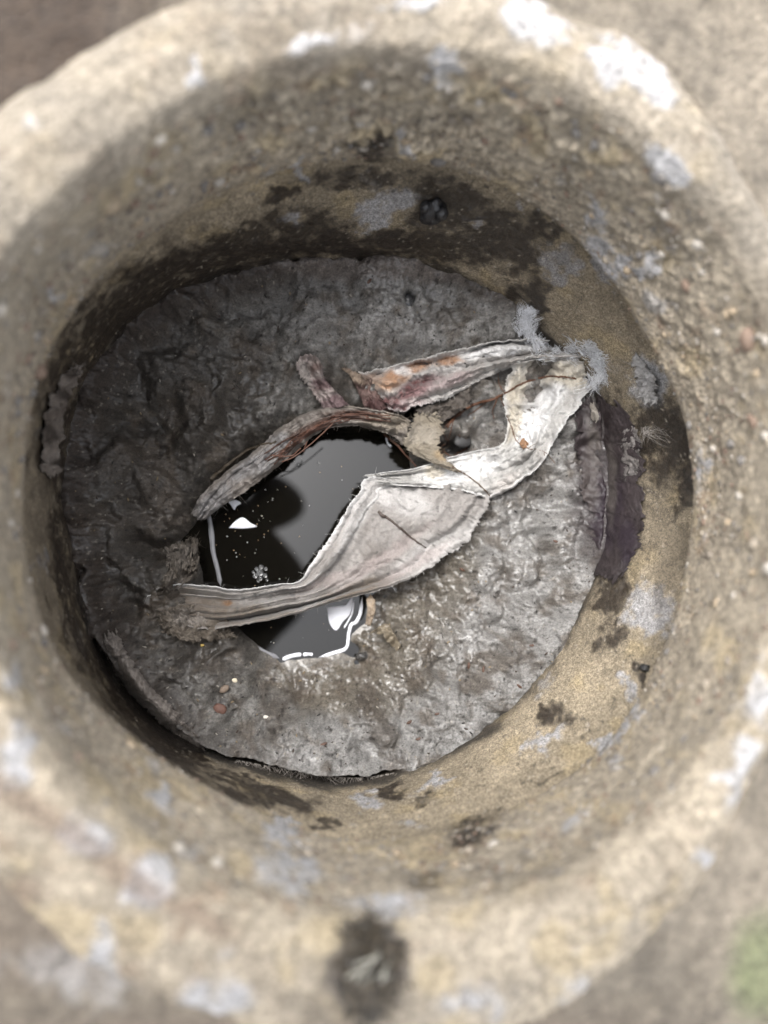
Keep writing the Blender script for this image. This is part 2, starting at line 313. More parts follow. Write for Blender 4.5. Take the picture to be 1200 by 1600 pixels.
def upper_ring():
    prof = [(lambda t: R_OUT(t)+.035, -.05), (lambda t: R_OUT(t)+.012, -.016), (lambda t: R_OUT(t)-.004, -.006), (lambda t: R_OUT(t)*.5+R_IN(t)*.5, .002),
            (lambda t: R_IN(t)+.007, -.005), (R_IN, -.02), (lambda t: .5*R_IN(t)+.5*R_LIP(t), -.09), (R_LIP, Z_LIP+.006), (lambda t: R_LIP(t)+.003, Z_LIP-.003), (lambda t: R_LIP(t)+.05, Z_LIP-.008)]
    th, s, rr, zz = rings(prof, 1250, .0018)
    V = ring_pts(th, rr, zz); z = V[:, 2]
    rough = sstep(.0, -.04, z)                         # exposed aggregate below the worn rim
    px = proj(V); ru = .22+.78*np.maximum(pblob(px, [(680,190,500,150),(1060,480,160,300,0,.7)], .7), 0); topm = .35+.65*pblob(px, [(660,180,480,120)], .6)
    uu = (np.repeat(th, rr.shape[1])/(2*math.pi)+.5); sv_ = np.tile(np.linspace(0, s[-1], rr.shape[1]), len(th)); wob = .011*np.c_[fbm(V, 70, 3, 91), fbm(V, 70, 3, 92)]
    w1, i1 = worley(uu+wob[:, 0]/2, sv_+wob[:, 1], 150, .0095, 1); w2, i2 = worley(uu+wob[:, 0]/2, sv_+wob[:, 1], 360, .0044, 2)
    stone_ = np.clip(1-w1**2*1.3, 0, 1)*i1*1.5; grit = np.clip(1-w2**2*1.2, 0, 1)*i2
    d = .005*fbm(V, 22, 3, 1) + rough*ru*(.0048*stone_*sstep(.45, .8, i1)*topm + .0016*grit + .0042*fbm(V, 70, 5, 4, .62) - .002) + (1-rough)*(.0022*fbm(V, 60, 5, 6, .6)+.0010*grit*i1)
    c, wet, lime = wall_paint(V, [.242,.206,.156])
    c = c*(1+rough*ru*(.40*(i1-.6)*np.clip(stone_*2, 0, 1)*sstep(.45, .7, i1)+.22*(i2-.5)+.25*fbm(V, 110, 4, 97, .6)))[:, None]
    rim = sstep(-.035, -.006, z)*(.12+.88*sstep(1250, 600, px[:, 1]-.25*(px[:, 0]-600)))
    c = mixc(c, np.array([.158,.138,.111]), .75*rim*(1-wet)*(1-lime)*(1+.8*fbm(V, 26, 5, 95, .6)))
    c = mixc(c, np.array([.13,.095,.07]), .7*pblob(px+22*fbm(V, 30, 4, 96)[:, None], [(70,1275,130,22,32),(200,1370,90,22,35),(320,1440,60,18,30),(20,1390,40,24)], .6))
    c = mixc(c, np.array([.105,.084,.062]), .55*sstep(.0, .4, fbm(V, 18, 5, 98, .65))*(1-lime)*sstep(-.06, -.02, z))
    d = d + .0012*lime
    nrm = np.stack([-np.cos(th)[:, None]*np.ones_like(rr), -np.sin(th)[:, None]*np.ones_like(rr), np.zeros_like(rr)], -1).reshape(-1, 3)
    nrm = nrm*rough[:, None]*1.0 + np.array([0, 0, 1.0])*(1-rough)[:, None]
    V = V + nrm*(d*(1-.75*sstep(-.125, -.15, z)))[:, None]
    V[:, 2] += (sstep(-.13, -.155, z))*.0035*fbm(np.c_[V[:, :2], np.zeros(len(V))], 30, 4, 12)
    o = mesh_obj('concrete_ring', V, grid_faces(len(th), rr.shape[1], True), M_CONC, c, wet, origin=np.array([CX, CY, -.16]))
    return tag(o, 'upper concrete ring of rough exposed aggregate with a pale worn rim, nearest the opening', 'concrete ring')
def lower_ring():
    zs = np.linspace(-.163, -.50, 190); nth = 1150; th = np.linspace(-math.pi, math.pi, nth, endpoint=False)
    zz = np.tile(zs, (nth, 1)); rr = R_WALL(th[:, None]*np.ones_like(zz), zz)
    V = ring_pts(th, rr, zz); d = .003*fbm(V, 18, 3, 51)+.0010*fbm(V, 160, 3, 52)+.0007*fbm(V, 380, 2, 53)
    c, wet, lime = wall_paint(V, [.245,.203,.143], False)
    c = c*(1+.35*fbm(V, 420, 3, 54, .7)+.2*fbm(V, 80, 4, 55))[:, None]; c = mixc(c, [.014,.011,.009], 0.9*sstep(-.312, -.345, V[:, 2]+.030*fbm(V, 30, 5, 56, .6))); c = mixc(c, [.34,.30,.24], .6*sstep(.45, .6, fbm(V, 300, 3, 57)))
    d += .0009*lime
    n = np.stack([-np.cos(th)[:, None]*np.ones_like(rr), -np.sin(th)[:, None]*np.ones_like(rr), np.zeros_like(rr)], -1).reshape(-1, 3)
    o = mesh_obj('concrete_ring', V+n*d[:, None], grid_faces(nth, 190, True), M_SAND, c, wet, origin=np.array([CX, CY, -.5]))
    return tag(o, 'lower sandy concrete ring with dark wet stains, recessed below the lip and above the sludge', 'concrete ring')
ring_top = upper_ring(); ring_low = lower_ring()

def ground():
    nth = 420; th = np.linspace(-math.pi, math.pi, nth, endpoint=False)
    k = np.r_[np.linspace(-.016, .35, 120), np.geomspace(.37, 60, 30)]
    rr = R_OUT(th)[:, None]*np.where(k < .4, 1, 0)[None]+.34*np.where(k < .4, 0, 1)[None]+k[None]
    V = ring_pts(th, rr, np.zeros_like(rr)-.006)
    px = proj(V); near = sstep(1.2, .5, np.hypot(V[:, 0]-CX, V[:, 1]-CY))
    V[:, 2] += -.010*sstep(-.002, -.016, np.hypot(V[:, 0]-CX, V[:, 1]-CY)-np.repeat(R_OUT(th), len(k)))+.010*fbm(V, 9, 4, 61)+.003*fbm(V, 70, 3, 62)*near - .010*pblob(px, [(60,40,300,160)], .5)
    c = np.array([[.140,.119,.092]])*(1+.45*fbm(V, 12, 5, 63, .6)+.35*fbm(V, 60, 4, 64))[:, None]; c = mixc(c, [.28,.275,.27], .8*sstep(.12, .4, fbm(V, 24, 5, 68, .6))*sstep(900, 1300, px[:, 1])*sstep(1100, 700, px[:, 0]))
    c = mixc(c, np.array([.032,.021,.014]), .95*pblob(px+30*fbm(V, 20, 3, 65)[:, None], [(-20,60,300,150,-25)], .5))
    c = mixc(c, np.array([.10,.125,.05]), .6*pblob(px+20*fbm(V, 40, 3, 66)[:, None], [(1200,1520,60,80)], .5))
    c = mixc(c, np.array([.11,.086,.066]), .6*pblob(px+30*fbm(V, 20, 3, 67)[:, None], [(0,1420,200,120,30),(500,1620,500,60)], .5))
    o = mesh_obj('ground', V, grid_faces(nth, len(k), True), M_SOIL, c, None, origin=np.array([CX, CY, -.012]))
    tag(o, kind='structure')
ground()

# ------------------------------------------------------------------ pebbles in the upper wall
def wall_at(p, off=0.0):
    """where the sight line through pixel p meets the lower wall, off metres in front of it"""
    d = ray(p); lo = np.full(len(d), .40); hi = np.full(len(d), 1.15); out = np.zeros((len(d), 3))
    for i in range(len(d)):
        ts = np.linspace(.5, 1.3, 900); q = CAM+d[i]/abs(d[i][2])*ts[:, None]
        t = np.arctan2(q[:, 1]-CY, q[:, 0]-CX); r = np.hypot(q[:, 0]-CX, q[:, 1]-CY)
        k = np.nonzero((r > R_WALL(t, q[:, 2])-off) & (q[:, 2] < -.165))[0]
        out[i] = q[k[0]] if len(k) else q[-1]
    return out
def pebbles():
    vars_ = []
    cols = [[.24,.205,.16],[.33,.30,.26],[.17,.145,.115],[.26,.205,.14],[.165,.115,.085],[.13,.12,.11]]
    for k in range(6):
        V, Fc = stone(k+1, 2, .35); me_o = mesh_obj('pebble', V, Fc, M_STONE, np.tile(cols[k], (len(V), 1)), np.zeros(len(V)), origin=np.zeros(3))
        vars_.append(me_o.data); bpy.data.objects.remove(me_o)
    n = 0
    while n < 260:
        a = RNG.uniform(-.5, 2*math.pi-.5); a_top = .5+.5*math.sin(a-.15)
        if RNG.random() > .12+.88*a_top**1.2: continue
        z = RNG.uniform(-.15, -.022); k = (-.02-z)/.14; r = R_IN(np.array(a))*(1-k)+R_LIP(np.array(a))*k
        sz = RNG.uniform(.0022, .0046)*(1.6 if RNG.random() < .08 else 1)
        o = bpy.data.objects.new('pebble', vars_[n % 6]); COL.objects.link(o); o.parent = ring_top
        p = np.array([CX+(r+.0003)*math.cos(a), CY+(r+.0003)*math.sin(a), z])-np.array([CX, CY, -.16]); o.location = p
        o.rotation_euler = (RNG.normal(0, .25), RNG.normal(0, .25), a); o.scale = (sz*.9, sz*RNG.uniform(.9, 1.5), sz*RNG.uniform(.7, 1.1)); n += 1
    s = Soup()
    V0, F0 = stone(3, 1, .25)
    for _ in range(3800):
        a = RNG.uniform(0, 2*math.pi); z = RNG.uniform(-.158, -.015); k = (-.02-z)/.14; r = float(R_IN(np.array(a))*(1-k)+R_LIP(np.array(a))*k)
        sz = RNG.uniform(.0008, .0021); c, sn = math.cos(a), math.sin(a)
        L = V0*np.array([.6, 1.2, .9])*sz; W = np.c_[L[:, 0]*c-L[:, 1]*sn, L[:, 0]*sn+L[:, 1]*c, L[:, 2]]
        s.add(W+np.array([CX+r*c, CY+r*sn, z]), F0, np.array(cols[RNG.integers(6)])*RNG.uniform(.7, 1.15))
    tag(s.build('gravel_grains', M_STONE, ring_top, 0.0), kind='stuff')
pebbles()

# ------------------------------------------------------------------ sludge crust and water
HOLE = [(300,850),(308,800),(340,745),(400,700),(455,668),(520,652),(590,655),(640,690),(650,735),(640,800),(630,880),(600,915),(572,935),(568,975),(548,990),(540,1018),(500,1026),(440,1032),(405,1018),(372,988),(335,940),(312,915)]
def crust_z(q):
    """level of the crust over world x, y (q: n x 2); also returns the fields used to paint it"""
    th = np.arctan2(q[:, 1]-CY, q[:, 0]-CX); r = np.hypot(q[:, 0]-CX, q[:, 1]-CY); f = r/R_SL(th)
    P3 = np.c_[q, np.zeros(len(q))]; p0 = proj(np.c_[q, np.full(len(q), Z_S)]); ph = proj(np.c_[q, np.full(len(q), -.42)])
    wob = np.c_[fbm(P3, 30, 4, 71), fbm(P3, 30, 4, 72)]
    d = psdf(ph+7*wob, HOLE)
    beach = sstep(-60, 120, (ph[:, 0]-440)*.55+(ph[:, 1]-930)*.85) * sstep(330, 430, ph[:, 0])
    wv = .009*np.c_[fbm(P3, 25, 2, 70), fbm(P3, 25, 2, 69), 0*r]
    z = Z_S - .014 + .030*sstep(.50, 1.0, f) - .036*np.exp(-np.maximum(d, 0)/95) + (1-.5*sstep(.86, 1.0, f))*(.022*fbm(P3, 11, 3, 73) + .036*fbm(P3+wv, 20, 3, 74) + .0120*fbm(P3+wv, 55, 3, 67) + .0022*(ridged(P3+1.6*wv, 30, 3, 68)-.3))
    wob14 = .75*wob
    # muck basin: a curved step round the water
    pw = p0+14*wob
    basin = sstep(10, -14, psdf(pw, [(420,1080),(470,1120),(558,1135),(640,1120),(705,1067),(735,980),(760,900),(770,800),(700,780),(560,860),(430,980)]))
    z -= .006*basin
    for pts, wd, hgt in [([(335,520),(345,590),(310,660)],16,.004),([(370,540),(360,620)],14,-.003),([(455,540),(420,640),(360,690)],18,.004),([(800,740),(812,790),(790,850),(800,900)],9,-.006),([(770,800),(772,850),(745,900)],8,-.005),([(835,770),(850,850)],10,-.003),
                         ([(180,940),(240,965),(300,975)],7,-.005),([(175,960),(230,990),(290,1000)],6,.004),([(180,985),(240,1012),(330,1010)],7,-.004),([(160,880),(200,930),(200,960)],14,-.010),([(205,845),(240,860),(300,835)],13,-.030),([(430,700),(400,720),(345,760),(320,800)],9,-.030),
                         ([(610,945),(600,1000)],12,.004),([(640,930),(650,1010)],10,.004),([(690,920),(700,1000),(670,1060)],9,-.003),([(420,1060),(400,1090),(440,1110),(500,1120)],7,-.004),([(450,1130),(560,1155),(680,1130)],10,.003),([(420,1040),(400,1070)],10,-.010),
                         ([(470,545),(500,620),(520,650)],12,-.006),([(690,640),(760,640),(770,690)],20,-.018),([(700,690),(735,692)],14,-.03),([(640,640),(690,625)],10,-.03),([(845,538),(875,538),(905,546)],13,-.05),([(660,625),(720,690)],16,-.02),([(350,800),(330,850),(315,905)],14,.006),([(360,1010),(395,1050),(430,1062)],12,.009),([(520,600),(545,625)],14,-.008),
                         ([(430,440),(560,432),(700,455),(780,500)],9,-.004),([(140,780),(200,830)],10,-.004)]:
        dl = pline(p0+6*wob, pts); z += hgt*np.exp(-(dl/wd)**2)
    # rim of the crust curls up against the wall
    z += .016*sstep(.90, 1.0, f)*(1-.4*sstep(900, 1100, p0[:, 1]))
    z -= .06*sstep(.985, 1.004, f+.012*fbm(P3, 60, 3, 75))*np.maximum(sstep(400, 250, p0[:, 0])*sstep(980, 1050, p0[:, 1]), sstep(1150, 1185, p0[:, 1])*sstep(640, 560, p0[:, 0]))
    sp = fbm(P3, 120, 4, 76); z += .0008*fbm(np.c_[P3[:, 0], P3[:, 1]*4.0, 0*P3[:, 0]], 130, 3, 86) + .0017*sp + .0007*ridged(P3+.006*sp[:, None], 75, 3, 77)
    z += (.0032*np.maximum(fbm(P3, 55, 3, 78), 0)+.0009*fbm(P3, 170, 3, 87))*np.maximum(basin, .3*beach*sstep(200, 40, d))
    edge_s = (Z_W-.02) + (z-(Z_W-.02))*np.sqrt(np.clip((d+9)/42, 0, 1)*(2-np.clip((d+9)/42, 0, 1)))
    k = np.clip(d/125, -.2, 1); edge_b = (Z_W-.001) + (z-Z_W)*np.where(k > 0, sstep(-.35, 1, k)-sstep(-.35, 1, np.zeros(1))*(1-np.clip(k, 0, 1)), k) + .010*fbm(P3, 45, 4, 79)*sstep(0, 30, d)*sstep(170, 90, d)
    z = edge_s*(1-beach)+edge_b*beach
    z = np.where(d < -14, np.minimum(z, Z_W-.02), z)
    for cx, cy, rr_, dp in [(637,470,12,.012),(565,1025,9,.008),(421,430,6,.006),(300,640,8,.002),(735,1040,5,.003),(755,1045,4,.003),(580,1000,4,.004),(660,905,5,.004),(520,412,4,.008),(560,414,4,.008),(600,412,4,.008),(460,416,4,.008),(120,900,9,.012),(130,890,6,.012)]:
        z -= dp*np.exp(-(np.hypot(p0[:, 0]-cx, p0[:, 1]-cy)/rr_)**2)
    return z, dict(f=f, d=d, beach=beach, basin=basin, p=p0, sp=sp, P3=P3, th=th)
def sludge():
    N = 640; xs = np.linspace(CX-.345, CX+.345, N); ys = np.linspace(CY-.345, CY+.345, N)
    X, Y = np.meshgrid(xs, ys); q = np.c_[X.ravel(), Y.ravel()]
    th = np.arctan2(q[:, 1]-CY, q[:, 0]-CX); r = np.hypot(q[:, 0]-CX, q[:, 1]-CY)
    keep = r < R_SL(th)+.006
    keep &= ~((r > R_SL(th)+.0015*fbm(np.c_[q, 0*th], 90, 3, 80)) & (np.abs(th-math.atan2(-.22, -.2)) < .35))
    idx = -np.ones(len(q), int); idx[keep] = np.arange(keep.sum()); q = q[keep]
    z, fl = crust_z(q)
    a = idx.reshape(N, N); Fc = np.stack([a[:-1, :-1], a[:-1, 1:], a[1:, 1:], a[1:, :-1]], -1).reshape(-1, 4); Fc = Fc[(Fc >= 0).all(1)]
    V = np.c_[q, z]; P3 = fl['P3']; p = fl['p']
    n1 = fbm(P3, 20, 4, 81); n2 = fbm(P3, 110, 4, 82)
    c = np.array([[.120,.114,.105]])*(1+.30*n1+.45*n2)[:, None]
    c = mixc(c, [.172,.167,.160], .85*pblob(p+20*n1[:, None], [(860,800,130,280,10),(600,1150,260,80,-15),(740,920,160,160),(790,1000,120,120),(620,490,200,60)], .6))  # brighter-lit right, bottom and top of the crust painted paler
    c = mixc(c, [.085,.072,.054], .8*np.maximum(fl['basin'], 0)*sstep(170, 60, fl['d']))
    c = mixc(c, [.036,.031,.026], .9*pblob(p+25*n1[:, None], [(240,690,200,220,-20),(190,930,90,130),(320,1000,90,90,30)], .6))  # shade over the left crust painted as a darker tone
    c = mixc(c, [.072,.058,.045], .7*sstep(.05, .45, fbm(P3, 45, 4, 83)))
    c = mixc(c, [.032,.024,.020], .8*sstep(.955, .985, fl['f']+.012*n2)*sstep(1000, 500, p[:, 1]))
    c = mixc(c, [.060,.050,.041], .75*sstep(.02, .42, fbm(P3, 26, 5, 89, .62))); c = mixc(c, [.030,.025,.021], .6*sstep(.22, .5, fbm(P3, 70, 5, 90, .62)))
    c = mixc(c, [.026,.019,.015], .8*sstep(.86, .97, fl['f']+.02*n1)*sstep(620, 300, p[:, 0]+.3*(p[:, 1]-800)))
    c = mixc(c, [.115,.098,.088], .7*pblob(p+8*n2[:, None], [(590,432,180,14,3)], .5))
    c = mixc(c, [.015,.012,.011], .8*sstep(.32, .55, fbm(P3, 240, 3, 84)))
    c = mixc(c, [.22,.20,.17], .5*sstep(.48, .64, fbm(P3, 330, 2, 85)))
    fb = fbm(np.c_[P3[:, 0]*1.0, P3[:, 1]*4.0, 0*P3[:, 0]] + .01*n1[:, None], 130, 4, 86, .65); c = c*(1+.5*fb)[:, None]
    c = mixc(c, [.034,.027,.028], .92*pblob(p+22*n2[:, None], [(952,765,62,140,4)], .35)); c = mixc(c, [.014,.013,.013], .9*pblob(p+10*n2[:, None], [(720,692,26,15),(672,632,24,10,-25)], .5))  # purple rag colour carried onto the crust; shade of cavity and gap painted dark
    c = mixc(c, [.012,.011,.010], pblob(p, [(637,470,10,10),(565,1025,9,7)], .4))
    wet = np.clip(.18+1.1*fl['basin']*sstep(200, 70, fl['d'])+.6*pblob(p+30*n1[:, None], [(640,470,80,50),(390,620,60,60),(720,660,50,40),(830,830,70,120),(690,960,90,110)], .6)+.6*sstep(.05, .5, fbm(P3, 60, 4, 88)), 0, 1)
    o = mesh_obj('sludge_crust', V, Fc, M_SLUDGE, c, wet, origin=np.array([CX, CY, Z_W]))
    tag(o, 'grey wet sludge crust filling the shaft floor round the open dark water', 'sludge')
    return o
crust = sludge()
def water():
    n = 64; an = np.arange(n)*2*math.pi/n; V = np.r_[[[CX, CY, Z_W]], np.c_[CX+.318*np.cos(an), CY+.318*np.sin(an), np.full(n, Z_W)]]
    o = mesh_obj('water', V, [(0, 1+i, 1+(i+1) % n) for i in range(n)], M_WATER); tag(o, kind='structure')
water()
def floor_at(p):
    """crust surface seen through pixel p"""
    p = np.atleast_2d(np.asarray(p, float)); z = np.full(len(p), Z_S)
    for _ in range(4):
        w_ = at(p, z); z = crust_z(w_[:, :2])[0]
    return at(p, z)

# ------------------------------------------------------------------ cloth
def cloth(name, rows, label, cat, col, mat=None, h=.008, base='crust', pleats=(), wr=.0018, wfreq=70, rag=.05, folds=(), mott=.55, nu=150, nv=60, stains=(), edge=None, on_wall=None, thick=.0009, wet=.25, group=None,
          fringe=0, fringe_len=.005, fringe_col=None, arch=0, curl=0, seed=1, parent=None, endrag=.03):
    """a rag: rows of (px, py[, extra height]) across its width, one row per step of its length"""
    A = np.array([[(*p, 0) if len(p) == 2 else p for p in r] for r in rows], float)
    u = np.linspace(0, 1, nu); v0 = np.linspace(0, 1, nv)
    if base == 'crust':
        base = Z_S
        if on_wall is None: fz = floor_at(A[..., :2].reshape(-1, 2))[:, 2].reshape(A.shape[:2]); A[..., 2] += np.maximum(fz, Z_W+.036)-Z_S
    G = catmull(A, u)                                    # nu x k x 3
    ur = np.c_[u*14+seed*3.3, np.zeros(nu), np.zeros(nu)]
    e0 = rag*(1.6*fbm(ur, 1.3, 6, seed, .8)+.3); e1 = rag*(1.6*fbm(ur+9, 1.3, 6, seed+1, .8)+.3)
    out = np.zeros((nu, nv, 3))
    for i in range(nu):
        vv = np.clip(e0[i], -.12, .3) + v0*(1-np.clip(e0[i], -.12, .3)-np.clip(e1[i], -.12, .3))
        out[i] = catmull(G[i], np.clip(vv, -.0, 1.0)) if True else 0
    # ragged ends
    vr = np.c_[v0*9, np.full(nv, seed*1.7), np.zeros(nv)]
    for end, sgn in ((0, 1), (nu-1, -1)):
        k = endrag*fbm(vr, 1.2, 5, seed+end % 7, .65)
        nb = 6*sgn; dirv = out[end]-out[end+nb]; ln = np.linalg.norm(dirv[:, :2], axis=1)+1e-6
        for j in range(10):
            out[end+j*sgn, :, :2] += (dirv[:, :2]/ln[:, None]*(k*220*(1-j/10)**2)[:, None])
    U, Vv = np.meshgrid(u, v0, indexing='ij'); px = out[..., :2].reshape(-1, 2); ex = out[..., 2].ravel()
    hz = h+ex+arch*4*(Vv*(1-Vv)).ravel()
    P2 = at(px, base+h); P3 = P2*np.array([1, 1, 0])
    for cnt, amp, ph, pw in pleats:
        amp = amp*(1+1.5*fbm(np.c_[U.ravel()*4, Vv.ravel()*3, np.full(U.size, seed+2.2)], 1, 3, seed+60)); wob = .55*fbm(np.c_[U.ravel()*3.5, Vv.ravel()*2.4, np.full(U.size, seed+.5)], 1, 2, seed)
        tr = np.mod(cnt*Vv.ravel()+ph+wob, 1); hz += amp*(np.sin(2*math.pi*tr)+.45*np.sin(4*math.pi*tr+1))*pw
    wr *= 2.0
    wp_ = P3+seed+.012*np.c_[fbm(P3, 40, 2, seed), fbm(P3, 40, 2, seed+1), 0*U.ravel()]
    hz += wr*fbm(wp_, wfreq, 4, seed+3)+.9*wr*(ridged(wp_, wfreq*1.3, 4, seed+5)-.4)+1.5*wr*(ridged(wp_+.5*(wp_-P3-seed), wfreq*.42, 3, seed+45)-.35)
    strk = fbm(np.c_[U.ravel()*7, Vv.ravel()*46, np.full(U.size, seed+.3)], 1, 4, seed+15); hz += .22*wr*strk
    for fv0, fv1, famp, fw in folds:
        fv = fv0+(fv1-fv0)*U.ravel()+.04*fbm(np.c_[U.ravel()*6, 0*U.ravel(), np.full(U.size, seed+.9)], 1, 3, seed); hz += famp*np.where(Vv.ravel() < fv, np.exp(-(fv-Vv.ravel())/.10), np.exp(-((Vv.ravel()-fv)/.02)**2)*.9)
    if curl: hz += curl*(np.exp(-Vv.ravel()/.07)+.6*np.exp(-(1-Vv.ravel())/.06))*(.6+.4*fbm(np.c_[U.ravel()*9, Vv.ravel()*2, np.full(U.size, seed)], 1, 2, seed))
    if on_wall is not None:
        wl = wall_at(px, .0015); fl_ = floor_at(px); tf = np.arctan2(fl_[:, 1]-CY, fl_[:, 0]-CX); tw = sstep(-.001, -.012, np.hypot(fl_[:, 0]-CX, fl_[:, 1]-CY)-R_SL0(tf))[:, None]
        nn = np.c_[CX-wl[:, 0], CY-wl[:, 1], np.zeros(len(wl))]; nn /= np.linalg.norm(nn, axis=1)[:, None]
        wl = wl*(1-tw)+fl_*tw; nn = nn*(1-tw)+np.array([0, 0, 1.0])*tw
        V = wl+nn*np.maximum(hz, .0005)[:, None]*on_wall
    else:
        V = at(px, base+hz)
    sh = fbm(P3+seed, 55, 4, seed+7)
    c = np.array(col)[None]*(1+.22*sh+.14*fbm(P3, 300, 3, seed+8))[:, None]
    c = mixc(c, np.array(col)*np.array([.54,.50,.47]), mott*sstep(-.15, .5, fbm(P3+seed, 42, 5, seed+31, .62)))
    c = c*(1+.16*strk)[:, None]
    for fv0, fv1, famp, fw in folds:
        if fw: fv = fv0+(fv1-fv0)*U.ravel()+.04*fbm(np.c_[U.ravel()*6, 0*U.ravel(), np.full(U.size, seed+.9)], 1, 3, seed); c = mixc(c, np.array([.5,.495,.49]), fw*np.exp(-((Vv.ravel()-fv)/.018)**2))
    for scol, st, blobs in stains:
        c = mixc(c, np.array(scol), st*np.clip(pblob(px+7*np.c_[sh, fbm(P3, 60, 3, seed+11)], blobs, .5)*(1+.5*fbm(P3, 180, 3, seed+12)), 0, 1))
    if edge is not None:
        m = np.maximum(np.exp(-(Vv.ravel()/.05)**2)*edge[1], np.exp(-((1-Vv.ravel())/.05)**2)*edge[2]); c = mixc(c, np.array(edge[0]), np.clip(m, 0, 1))
    c = mixc(c, np.array(col)*.25, .6*sstep(.34, .6, fbm(P3+3, 210, 3, seed+13)))
    o = mesh_obj(name, V, grid_faces(nu, nv), mat or M_CLOTH, c, np.full(len(V), wet)+.3*sh, parent=parent)
    if parent is None: tag(o, label, cat, group)
    elif label: o['label'] = label
    sm = o.modifiers.new('thickness', 'SOLIDIFY'); sm.thickness = thick; sm.offset = 0
    if fringe:
        s = Soup(); VG = V.reshape(nu, nv, 3); CG = c.reshape(nu, nv, 3)
        for _ in range(fringe):
            side = RNG.random()
            if side < .43: i, j, di, dj = RNG.integers(nu), 0, 0, 1
            elif side < .86: i, j, di, dj = RNG.integers(nu), nv-1, 0, -1
            elif side < .93: i, j, di, dj = 0, RNG.integers(nv), 1, 0
            else: i, j, di, dj = nu-1, RNG.integers(nv), -1, 0
            p = VG[i, j]; dv = p-VG[np.clip(i+3*di, 0, nu-1), np.clip(j+3*dj, 0, nv-1)]; dv = dv/(np.linalg.norm(dv)+1e-9)
            dv = dv+RNG.normal(0, 1.0, 3)*np.array([1, 1, .4]); ln = fringe_len*RNG.uniform(.2, 1.0)**2; bd = RNG.normal(0, .7, 3)
            t = np.linspace(0, 1, 4)[:, None]; pts = p+dv*ln*t+bd*ln*t**2
            T, Fq = tube(pts, np.array([.00014, .00013, .0001, .00005]), 3); s.add(T, Fq, CG[i, j] if fringe_col is None else np.array(fringe_col))
        tag(s.build('fringe', M_FIBRE, o, .1), kind='stuff')
    return o

WHITE, GREYW, BEIGE = [.30,.293,.28], [.195,.182,.171], [.165,.142,.108]
fan = cloth('wipe', [[(228,932,-.018),(238,944,-.018),(256,958,-.018),(272,968,-.018)],[(285,911,-.006),(288,932,-.006),(294,957,-.010),(306,983,-.014)],[(370,920),(368,938),(362,960),(357,981)],[(430,913),(435,925),(440,946),(446,964)],[(467,907),(482,916),(505,931),(522,941)],
    [(490,873),(527,882),(572,902),(607,919)],[(520,828),(560,838),(620,870),(662,894)],[(552,778),(592,795),(656,832),(713,863)],[(574,745),(622,768),(690,802),(746,833)],[(602,748),(660,757),(720,765),(770,778)]],
    'large grey white wipe fanned out in pleats across the dark water', 'wipe', GREYW, h=.012, endrag=.10, pleats=((1.9,.0065,.12,1),(5.3,.0014,.3,1)), folds=((.30,.22,.006,.7),), wr=.0017, rag=.05, nu=300, nv=120, edge=([.52,.515,.51],.9,.15), curl=.005, mott=.5,
    stains=[([.36,.35,.34],.7,[(620,775,60,22,20),(680,860,70,18,-30),(560,800,14,60,25)]),([.095,.075,.056],.85,[(255,945,60,40),(385,962,80,16),(320,955,50,28),(560,922,60,12,-15)]),([.14,.07,.03],.8,[(353,940,7,5)]),([.24,.20,.19],.5,[(600,870,80,10,-35),(650,880,60,10,-30),(520,905,60,8,-20)])],
    fringe=380, fringe_len=.0036, seed=2, wet=.25)
flap = cloth('wipe', [[(572,742),(580,749),(588,757)],[(605,737),(610,747),(616,758)],[(650,731),(655,746),(662,761)],[(700,713),(706,737),(716,766)],[(750,703),(757,734),(768,778)],[(783,694),(800,722),(818,750)],[(792,662),(824,690),(852,716)],[(786,632),(830,655),(880,667)],[(788,600),(850,612),(908,632)],[(800,570),(870,580),(932,598)],[(832,554),(888,560),(940,568)]],
    'bright white wipe strip folded up to the right from the pleated wipe to the wall', 'wipe', WHITE, h=.014, pleats=((1.3,.004,.1,1),(3.5,.0012,.4,1)), wr=.0034, rag=.06, nu=260, nv=90, edge=([.52,.515,.51],.6,.5), curl=.005, mott=.4,
    stains=[([.54,.535,.53],.9,[(860,620,30,14,-35),(830,660,22,40,30),(720,735,60,18,-15)]),([.40,.36,.29],.8,[(880,582,60,20,10),(800,660,14,30,15),(680,735,14,14),(800,600,24,36)]),([.33,.30,.28],.5,[(790,752,24,10,-30)])], fringe=300, fringe_len=.0036, seed=4, wet=.1)
upper = cloth('wipe', [[(558,580),(578,600),(597,622),(610,641)],[(600,574),(608,592),(618,616),(630,643)],[(650,562),(655,580),(663,606),(675,633)],[(700,548),(705,568),(712,592),(722,613)],[(760,535),(765,552),(772,570),(780,582)],[(820,529),(825,543),(830,556),(835,564)],[(880,534),(883,545),(885,554),(888,562)],[(938,540),(939,548),(941,556),(943,564)]],
    'long white wipe with orange rust and purple brown stains above the water', 'wipe', [.34,.325,.31], h=.014, pleats=((1.0,.009,.52,.9),(3,.0022,.2,1)), wr=.0034, rag=.09, nu=220, nv=90, edge=([.52,.515,.50],.6,.4), curl=.003,
    stains=[([.30,.155,.075],.85,[(615,592,26,14,-25),(650,572,22,8,-15),(700,566,22,6,-10)]),([.075,.022,.022],.95,[(648,607,34,12,-28),(612,628,16,12),(625,640,20,8)]),([.36,.25,.18],.7,[(580,592,22,12,30)]),([.26,.18,.18],.6,[(690,600,50,10,-20),(650,632,30,8)]),([.58,.575,.57],.8,[(628,578,14,8),(780,548,60,8,-8)])], fringe=300, fringe_len=.0036, seed=6, wet=.15)
